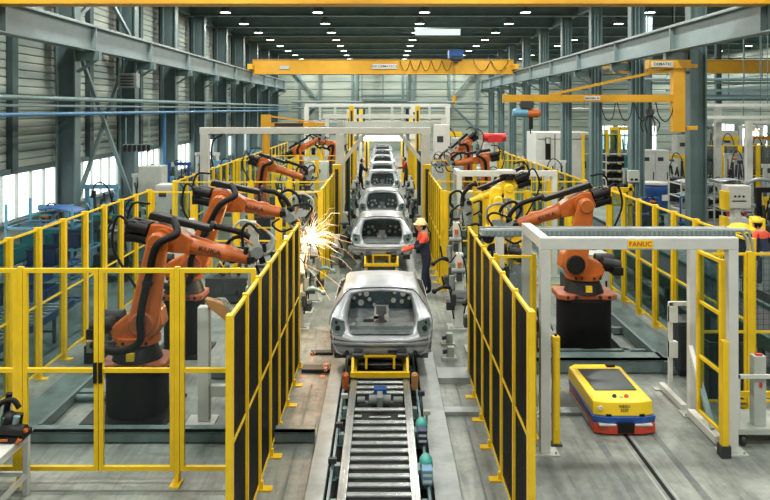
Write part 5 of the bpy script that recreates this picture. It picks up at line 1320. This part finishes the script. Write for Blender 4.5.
# far left gantry hardware
t = thing('spot_gun_rack', (-3.7,38,0), 'yellow black spot gun rack standing behind the far left robots', 'rack')
b = MB(); b.bx(-4.6,-3.0,37.9,38.1,2.0,2.1); b.bx(-4.6,-4.5,37.9,38.1,0,2.6); b.bx(-3.1,-3.0,37.9,38.1,0,2.6); b.bx(-4.6,-3,37.9,38.1,2.5,2.6); b.build('frame', M['yellow'], t)
for k in range(5):
    b = MB(); b.bx(-4.4+.27*k,-4.22+.27*k,37.7,37.9,2.1,2.45); b.build('gun', M['black'] if k%2 else M['yellow'], t)
# ---- centre right, beyond the second right cell
cabinet(2.15,2.8,31.5,32.1,3.75,'white','tall white cabinet with dark marks right of the white gantry',1)
cabinet(3.1,3.7,33.5,34.1,3.1,'offwhite','pale cabinet behind the distant right robot',1)
machine(3.2,36.5,1.4,1,3.3,'offwhite','yellow','far white and yellow machine right of the white gantry',21)
machine(4.6,38.5,1.2,1,2.8,'white','offwhite','far white machine with grey frame near the right columns',22)
t = thing('red_press', (5.6,37.5,0), 'red hoist unit on a white stand far down on the right', 'machine')
b = MB(); b.bx(5.0,5.5,37.3,37.7,0,2.7); b.build('stand', M['white'], t)
b = MB(); b.cyl((4.95,37.3,3.0),(6.1,37.3,3.0),.2); b.bx(5.2,5.9,37.1,37.5,2.75,3.1); b.build('motor', M['red'], t)
cabinet(2.3,3.0,24.4,25.0,1.7,'white','white cabinet in the second right cell near the line',1)
cabinet(3.9,4.5,24.0,24.6,1.4,'grey','grey cabinet in the second right cell by the outer fence',1)
cabinet(4.05,4.75,15.7,16.3,1.35,'offwhite','pale control box behind the large right robot',1,False)
t = thing('yellow_fixture', (5.3,20.9,0), 'yellow tube fixture beyond the large right robot forearm', 'fixture')
t.location = (6.5,22.5,0)
b = MB()
for x in (6.2,7.4): b.bx(x-.05,x+.05,22.4,22.5,0,2.15)
b.bx(6.1,7.5,22.4,22.5,1.95,2.05); b.bx(6.1,7.5,22.4,22.5,1.5,1.57); b.bar((6.2,22.45,1.5),(7.4,22.45,2.0),.06); b.build('frame', M['yellow'], t)
b = MB(); b.bx(6.5,6.75,22.3,22.4,1.6,1.95); b.bx(6.95,7.15,22.3,22.4,1.65,1.95); b.build('clamp', M['agv_yellow'], t)
machine(2.3,22.6,1.0,.8,1.6,'grey','offwhite','grey and white clamp machine at the left of the second right cell',23)
machine(4.6,17.3,.9,.6,1.2,'dark_grey','white','dark valve machine at the foot of the yellow robot',24)
# ---- right bay
t = thing('machine_room', (10.7,45,0), 'large white enclosed machine room behind the right columns', 'enclosure')
b = MB(); b.bx(9.1,12.4,44.6,47.5,0,3.0); b.build('shell', M['white'], t, bevel=.02)
b = MB(); b.bx(10.2,10.24,44.57,44.6,.1,2.9); b.bx(9.2,12.3,44.57,44.6,2.6,2.63); b.build('door_gap', M['dark_grey'], t)
b = MB(); b.bx(9.65,9.95,44.5,44.6,1.4,2.7); b.bx(11.9,12.05,44.5,44.6,.9,1.3); b.build('handle_unit', M['black'], t)
b = MB(); b.cyl((9.8,44.45,2.35),(9.8,44.45,2.65),.12,n=12); b.build('beacon', M['offwhite'], t)
t = rack(11.9,13.3,40.0,40.8,2.1,5,'white','white shelf rack with dark pigeonholes behind the middle right columns')
for k in range(4):
    for j in range(3):
        if j == 2 and k in (1,2): continue
        crate(12.15+.45*j,40.35,.27+.44*k,.36,.4,.26,'black','black bin in the white shelf rack, %s shelf up, %s from the left' % (ORD[k],ORD[j]),'black bins in the white shelf rack')
t = thing('info_board', (13.05,39.6,0), 'teal board standing in front of the white shelf rack', 'board')
b = MB(); b.bx(12.75,13.3,39.6,39.64,.5,1.95); b.build('panel', M['teal'], t)
b = MB(); b.bx(12.8,12.85,39.55,39.7,0,.5); b.bx(13.2,13.25,39.55,39.7,0,.5); b.build('leg', M['grey'], t)
t = thing('fire_extinguisher', (11.0,35.8,0), 'red fire extinguisher on the foot of a middle right column', 'extinguisher')
b = MB(); b.lathe((10.9,36.3,.0),(10.9,36.3,.65),[(0,0),(0,.12),(.5,.12),(.6,.05),(.65,.05),(.65,0)],14); b.build('bottle', M['red'], t)
b = MB(); b.tube(spline([(10.9,36.25,.65),(11.05,36.2,.55),(11.05,36.2,.25)],5),.02,6); b.build('hose', M['black'], t)
t = thing('switch_box', (10.2,30.65,1.4), 'pale electrical box with dark sockets on the second right column', 'box')
b = MB(); b.bx(9.98,10.42,30.45,30.72,1.42,1.9); b.build('casing', M['offwhite'], t, bevel=.015)
b = MB(); b.bx(10.05,10.15,30.42,30.45,1.5,1.58); b.bx(10.22,10.34,30.42,30.45,1.5,1.58); b.build('socket', M['black'], t)
cabinet(11.9,13.2,34.6,35.3,2.5,'white','large white control cabinet with dark plate and switches behind the blue tank',2)
t = thing('blue_tank', (11.65,32,0), 'big blue round tank with white lid between the right columns', 'tank')
b = MB(); b.lathe((11.65,32,.0),(11.65,32,1.2),[(0,0),(0,.50),(.1,.53),(.4,.50),(.42,.53),(.8,.50),(.82,.53),(1.1,.52),(1.15,.5),(1.15,0)],28); b.build('drum', M['blue'], t)
b = MB(); b.cyl((11.65,32,1.2),(11.65,32,1.28),.56,n=28); b.build('lid', M['white'], t)
b = MB(); b.bx(11.7,11.95,31.44,31.47,.55,.8); b.build('label', M['white'], t)
t = rack(10.9,12.1,27.4,28.6,1.75,4,'offwhite','pale rack with silver car panels left of the big right column')
t = rack(12.3,13.4,27.2,28.4,1.75,4,'offwhite','pale rack with silver car panels right of the big right column')
for i, (x, z, m_, lab) in enumerate([(11.5,1.70,'body_steel','silver curved panel on top of the left pale rack'), (11.5,1.2,'cyan_grey','grey panel on the middle shelf of the left pale rack'), (11.5,.74,'dark_grey','dark panel low in the left pale rack'),
    (12.85,1.72,'body_steel','silver curved panel on top of the right pale rack'), (12.85,1.22,'cyan_grey','grey panel on the middle shelf of the right pale rack'), (12.85,.76,'body_steel','silver panel low in the right pale rack')]):
    sheet_panel((x,27.95,z-.0),.95,.9,m_,lab,.0)
t = thing('blue_trolley', (9.6,28.0,0), 'blue tube trolley with a small white label left of the pale panel rack', 'trolley')
b = MB()
for x in (10.55,11.05):
    b.bar((x,26.6,.1),(x,26.6,1.3),.05)
b.bar((10.55,26.6,1.28),(11.05,26.6,1.28),.05); b.bar((10.55,26.6,.6),(11.05,26.6,.6),.05); b.bx(10.5,11.1,26.5,27.0,.3,.36); b.build('frame', M['blue'], t)
t.location = (10.8,26.7,0)
for ch in t.children: ch.location = (-1.2,1.3,0)
# silver car side panel on a stand
t = thing('car_side_shell', (13.0,26,0), 'silver car side frame with door opening on a stand, right of the racks', 'car panel')
b = MB(); b.tube(spline([(12.0,25.5,1.2),(12.05,25.5,1.55),(12.5,25.5,1.95),(13.1,25.5,1.98),(13.6,25.5,1.7),(13.8,25.5,1.35),(13.75,25.5,1.1)],6),.07,8); b.tube(spline([(12.0,25.5,1.2),(12.8,25.5,1.1),(13.75,25.5,1.12)],5),.07,8); b.tube([(12.85,25.5,1.1),(12.9,25.5,1.95)],.05,8); b.build('frame', M['body_steel'], t)
b = MB(); b.bx(12.1,12.2,25.4,25.6,0,1.15); b.bx(13.5,13.6,25.4,25.6,0,1.1); b.bx(12.0,13.7,25.3,25.7,.1,.2); b.build('stand', M['offwhite'], t)
t = thing('press_station', (10.3,22,0), 'white box machine with yellow brackets right of the big right column', 'machine')
b = MB(); b.bx(10.1,10.75,21.9,22.4,1.5,2.15); b.bx(10.3,10.5,22,22.3,.9,1.5); b.bx(10.05,10.7,21.9,22.3,.95,1.2); b.build('head', M['white'], t, bevel=.015)
b = MB(); b.bx(9.95,10.1,21.85,22.2,1.45,2.0); b.bx(9.95,10.08,21.85,22.2,.9,1.25); b.build('bracket', M['yellow'], t, bevel=.01)
b = MB()
for k in range(3): b.cyl((10.28+.12*k,21.89,1.85),(10.28+.12*k,21.87,1.85),.03,n=8)
b.bx(10.2,10.6,21.88,21.9,1.7,1.73); b.build('button', M['ink'], t)
b = MB(); b.bx(10.1,10.9,21.8,22.6,0,.9); b.build('base', M['dark_grey'], t, bevel=.01)
t = thing('yellow_tray', (9.3,20,0), 'yellow tray machine on a dark base near the right edge worker', 'machine')
b = MB(); b.bx(9.0,9.95,19.7,20.4,1.12,1.22); b.cyl((9.5,20,1.22),(9.5,20,1.34),.3,.2,n=16); b.bx(9.9,10.1,19.8,20.3,1.1,1.5); b.build('tray', M['agv_yellow'], t, bevel=.01)
b = MB(); b.bx(9.15,9.85,19.8,20.3,0,1.12); b.build('base', M['dark_grey'], t)
machine(11.5,22.0,1.3,1,2.1,'dark_grey','black','black machine with arms behind the yellow tray',31)
machine(13.6,22.5,1.3,1,1.9,'dark_grey','offwhite','dark machine at the right edge beyond the worker',32)
machine(8.3,15.2,1.4,1,1.5,'dark_grey','grey','dark machine outside the right fence, nearest the worker',33)
machine(8.4,12.4,1.2,1,1.3,'cyan_grey','dark_grey','grey green machine just outside the right outer fence',34)
machine(15.8,30,1.4,1,2.2,'dark_grey','offwhite','dark machine in the side bay under the white beams',35)
machine(18.2,33,1.4,1,2.4,'blue','white','blue and white machine in front of the side bay fence',36)
cabinet(16.4,17.2,35,35.6,2.3,'offwhite','pale cabinet in front of the side bay fence, left one',1)
cabinet(19.2,20.1,35,35.6,2.3,'offwhite','pale cabinet in front of the side bay fence, right one',1)
machine(22,52,2.5,2,3.2,'dark_grey','grey','far dark machine by the back wall windows of the side bay',37)
machine(16,50,2,2,3.2,'grey','yellow','far grey machine with yellow frame in the side bay',38)
machine(27,55,2,2,3.2,'dark_grey','white','far dark machine near the side bay right wall',39)
for (x0,x1,y,z,m_,lab) in ((12.8,19,31,4.62,'white','white overhead beam in the side bay, upper of two nearest'), (12.8,17,31,4.12,'white','white overhead beam in the side bay, lower left one'), (15.8,21,32,3.9,'white','white overhead beam in the side bay, lowest and farthest right'),
    (13.6,24,36,5.35,'cyan_grey','grey green overhead pipe in the side bay, upper'), (13.6,24,36,5.0,'cyan_grey','grey green overhead pipe in the side bay, lower'), (12.4,30,44,6.0,'cyan_grey','far grey overhead pipe across the side bay')):
    t = thing('overhead_beam', (x0,y,z), lab, 'beam')
    b = MB(); b.bx(x0,x1,y-.06,y+.06,z-.12,z); b.build('rail', M[m_], t)
    b = MB()
    for x in (x0+.3,(x0+x1)/2,x1-.3): b.bar((x,y,z),(x,y,RZ-.9),.03)
    b.build('hanger', M['col_steel'], t)
for (x, y, h, m_, lab) in ((14.1,31.6,4.6,'offwhite','slim white post under the side bay beams, left'), (15.6,32,3.9,'white','wide white post under the side bay beams, right'), (17.3,30.5,4.5,'crane_yellow','yellow post at the right edge of the side bay')):
    t = thing('bay_post', (x,y,0), lab, 'post')
    b = MB(); b.bx(x-.12,x+.12,y-.12,y+.12,0,h); b.build('shaft', M[m_], t); b = MB(); b.bx(x-.25,x+.25,y-.25,y+.25,0,.03); b.build('base_plate', M['dark_grey'], t)
# ---- right foreground trolley and crates
t = thing('white_trolley', (4.9,10.2,0), 'white steel trolley with column and casters at the right edge', 'trolley')
b = MB(); b.bx(4.62,5.6,9.75,10.4,.16,.24); b.build('deck', M['offwhite'], t, bevel=.008)
b = MB(); b.bx(4.62,4.66,9.78,9.82,.24,.92); b.bx(4.62,4.66,10.3,10.34,.24,.92); b.bx(4.62,5.6,9.78,9.82,.88,.93); b.bx(4.62,4.66,9.78,10.34,.88,.93); b.bx(5.45,5.5,9.78,9.82,.24,.9); b.build('side_frame', M['white'], t)
b = MB(); b.bx(4.86,5.02,9.82,9.95,.24,1.16); b.build('column', M['offwhite'], t, bevel=.008)
b = MB(); b.bx(4.93,4.96,9.8,9.82,.76,.82); b.bx(4.90,4.98,9.84,9.9,1.16,1.18); b.build('red_button', M['red'], t)
for x in (4.7,5.5):
    for y in (9.82,10.33):
        b = MB(); b.cyl((x-.025,y,.07),(x+.025,y,.07),.07,n=14); b.bx(x-.03,x+.03,y-.02,y+.02,.09,.16); b.build('caster', M['dark_grey'], t)
b = MB(); b.bx(4.66,5.58,10.34,10.38,.42,.5); b.build('yellow_bar', M['yellow'], t)
crate(5.25,11.5,0,.7,.5,.9,'dark_grey','dark grey open crate behind the mesh fence at the right')
t = thing('dark_conveyor', (7.6,16,0), 'dark green and black belt conveyor outside the right outer fence', 'conveyor')
b = MB(); b.bx(6.1,7.0,11.5,26,.62,.75); b.build('belt', M['black'], t)
b = MB(); b.bx(6.02,6.1,11.5,26,.6,.82); b.bx(7.0,7.08,11.5,26,.6,.82); b.build('side_rail', M['green'], t)
for k in range(7):
    b = MB(); b.bx(6.05,6.12,12+2*k,12.1+2*k,0,.6); b.bx(6.98,7.05,12+2*k,12.1+2*k,0,.6); b.build('leg', M['dark_grey'], t)
t = thing('bracket_stand', (4.52,11.8,0), 'white angled bracket frame inside the portal beside the right fence', 'frame')
b = MB(); b.bar((4.52,11.8,0),(4.52,11.8,1.36),.06); b.bar((4.5,11.8,1.34),(5.0,11.8,1.34),.06); b.bx(4.49,4.62,11.75,11.85,1.05,1.3); b.bx(4.49,4.62,11.75,11.85,.5,.75); b.build('frame', M['white'], t)

# ---- more aisle machinery
def roller_line(x0, x1, y0, y1, z, m, label, pitch=.22):
    t = thing('roller_table', ((x0+x1)/2,(y0+y1)/2,0), label, 'conveyor')
    b = MB(); b.bx(x0-.04,x0,y0,y1,z-.08,z+.05); b.bx(x1,x1+.04,y0,y1,z-.08,z+.05); b.build('side_rail', M[m], t)
    n = int((y1-y0)/pitch)
    for k in range(min(n, 90)):
        b = MB(); y = y0+.1+k*pitch; b.cyl((x0,y,z-.01),(x1,y,z-.01),.035,n=8); b.build('roller', M['steel'], t)
    for k in range(int((y1-y0)/1.6)+1):
        b = MB(); y = y0+.1+k*1.6; b.bx(x0-.04,x0,y-.04,y+.04,0,z-.08); b.bx(x1,x1+.04,y-.04,y+.04,0,z-.08); b.bx(x0,x1,y-.02,y+.02,.2,.24); b.build('stand', M['dark_grey'], t)
    return t
roller_line(-7.2,-6.2,9.2,15.0,.55,'blue','dark roller table with blue rails just outside the long left fence')
roller_line(7.4,8.2,17.0,24.0,.6,'dark_grey','dark roller table outside the far right fence')
machine(-8.4,10.6,1.3,1.0,1.5,'dark_grey','blue','dark machine with blue frame left of the blue railed roller table, nearest',41)
machine(-8.6,12.2,1.2,1.0,1.4,'black','offwhite','black machine with white frame left of the blue railed roller table',42)
machine(-10.2,12.6,1.1,1.0,1.6,'dark_blue','cyan_grey','dark blue machine by the left wall, second from the front',43)
machine(-10.1,17.2,1.1,1.0,1.3,'teal','dark_grey','teal machine by the left wall between the blue rack and the light blue cart',44)
machine(-8.2,23.2,1.0,.8,1.5,'dark_grey','light_blue','dark machine with light blue frame beyond the light blue cart',45)
machine(-7.4,27.0,1.1,.9,1.7,'grey','white','grey machine with white frame in front of the tall pale cabinet',46)
machine(-7.2,30.4,1.2,.9,1.8,'dark_blue','offwhite','dark blue machine outside the second left cell',47)
machine(-9.2,33.8,1.2,.9,2.0,'cyan_grey','blue','grey machine with blue frame by the left wall near the vertical blue pipe',48)
machine(-3.3,17.2,1.4,.7,1.2,'dark_grey','cyan_grey','dark valve machine behind the two nearest left robots',49)
machine(-4.6,13.0,.9,.7,.8,'black','cyan_grey','low black machine on the floor left of the second left robot',50)
machine(-2.6,26.5,1.2,.7,1.5,'grey','white','grey fixture machine inside the second left cell near the line',51)
machine(-3.9,30.1,1.2,.7,1.8,'dark_grey','yellow','dark machine with yellow frame behind the second left cell',52)
machine(2.6,13.3,.5,.5,.9,'dark_grey','cyan_grey','small dark machine left of the large right robot pedestal',53)
machine(2.9,25.8,1.0,.7,1.6,'dark_grey','white','dark machine with white frame in the second right cell',54)
machine(4.6,31.5,1.2,.9,1.9,'cyan_grey','offwhite','grey machine in the third right cell',55)
machine(2.6,34.8,1.0,.8,2.2,'grey','white','grey machine in the third right cell beside the line',56)
machine(6.9,28.5,1.3,.9,1.4,'dark_grey','yellow','dark machine with yellow frame outside the far right fence',57)
machine(7.2,33,1.3,.9,1.7,'teal','offwhite','teal machine outside the far right fence, before the machine room',58)
machine(8.6,38,1.5,.9,1.8,'dark_grey','white','dark machine with white frame in front of the machine room',59)
machine(9.6,27.2,.9,.8,1.2,'dark_blue','blue','dark blue machine beside the blue tube trolley',60)
machine(13.9,25.0,1.0,.9,1.7,'black','white','black machine behind the silver car side frame',61)
machine(14.9,28.0,1.3,.9,2.0,'dark_grey','offwhite','dark machine at the right edge under the side bay posts',62)
machine(14.4,33.5,1.2,.9,2.2,'teal','dark_grey','teal machine beside the wide white side bay post',63)
machine(17.6,38.5,1.4,1,3.0,'dark_grey','yellow','dark machine with yellow frame inside the side bay fence, left',64)
machine(19.6,38.5,1.4,1,3.0,'grey','crane_yellow','grey machine with yellow frame inside the side bay fence, right',65)
machine(12.5,23.9,.9,.8,1.6,'grey','yellow','grey machine with yellow frame beside the black arm machine',66)
machine(11.2,18.6,1.0,.8,1.3,'dark_grey','offwhite','dark machine behind the right edge worker',67)
machine(6.9,10.6,1.2,.9,1.1,'black','cyan_grey','black machine behind the short mesh fence at the right edge',68)
cabinet(4.85,5.3,12.3,12.8,.9,'dark_grey','dark grey low cabinet behind the white trolley',1,False)
cabinet(15.7,16.5,40,40.8,3.0,'offwhite','tall pale cabinet behind the side bay fence, left',1)
cabinet(18.5,19.4,41,41.8,3.2,'white','tall white cabinet behind the side bay fence, right',1)
rack(14.2,15.8,26.2,27.2,1.9,4,'cyan_grey','grey green rack at the right edge behind the black machine')
for i,(x0,x1,y,z,m_,lab) in enumerate([(12.4,26,33,5.7,'cyan_grey','thick'),(12.4,26,34.5,4.85,'col_steel','slim'),(12.4,26,38,5.9,'beam_steel','pale'),(12.4,30,46,5.2,'cyan_grey','distant'),(12.4,30,50,4.4,'offwhite','whitish'),(12.4,30,56,6.3,'col_steel','farthest')]):
    t = thing('overhead_pipe', (x0,y,z), lab+' grey overhead pipe crossing the side bay, '+ORD[i]+' from the front', 'pipe')
    b = MB(); b.cyl((x0,y,z),(x1,y,z),.07,n=8); b.cyl((x0,y+.3,z),(x1,y+.3,z),.045,n=8); b.build('pipe_run', M[m_], t)
    for x in (x0+1,(x0+x1)/2,x1-1):
        b = MB(); b.bar((x,y,z),(x,y,RZ-.9),.04); b.build('hanger', M['col_steel'], t)
for i,(x,y) in enumerate([(14.5,41),(18.0,44),(21,47),(24,60),(16.5,58),(20,38)]):
    t = thing('bay_column', (x,y,0), 'slim grey side bay column, '+ORD[i]+' in the group beyond the side bay fence', 'column')
    b = MB(); b.bx(x-.15,x+.15,y-.05,y+.05,0,9.5); b.bx(x-.17,x-.14,y-.15,y+.15,0,9.5); b.bx(x+.14,x+.17,y-.15,y+.15,0,9.5); b.build('shaft', M['col_steel'], t)
    b = MB(); b.bx(x-.25,x+.25,y-.25,y+.25,0,.03); b.build('base_plate', M['dark_grey'], t)

for i,(x,y,w_,h,m1,m2,lab) in enumerate([(12.2,36.8,1.0,1.5,'black','offwhite','black machine with pale frame left of the large white control cabinet'),(14.0,36.0,1.2,2.2,'dark_grey','yellow','dark machine with yellow frame right of the large white control cabinet'),
  (13.4,30.2,1.0,1.6,'black','cyan_grey','black machine beside the blue tank on its right'),(16.9,27.2,1.2,2.0,'black','offwhite','black machine at the far right edge under the beams'),(18.3,36.9,1.2,2.9,'black','white','tall black machine behind the side bay fence, middle'),
  (15.9,33.9,1.1,2.4,'black','offwhite','black machine just in front of the side bay fence at its left end'),(11.6,24.6,.7,1.0,'dark_grey','red','dark machine with red frame at the foot of the big right column'),(12.0,20.0,1.0,1.5,'black','grey','black machine right of the yellow tray'),
  (-9.6,21.9,1.0,1.6,'black','light_blue','black machine with light blue frame by the left wall beyond the light blue cart'),(-6.9,19.4,.9,1.4,'black','offwhite','black machine with pale frame outside the back corner of the nearest left cell'),(-9.6,31.4,1.0,2.0,'black','offwhite','black machine with pale frame by the left wall beyond the blue and white machine')]):
    machine(x,y,w_,.8,h,m1,m2,lab,80+i)
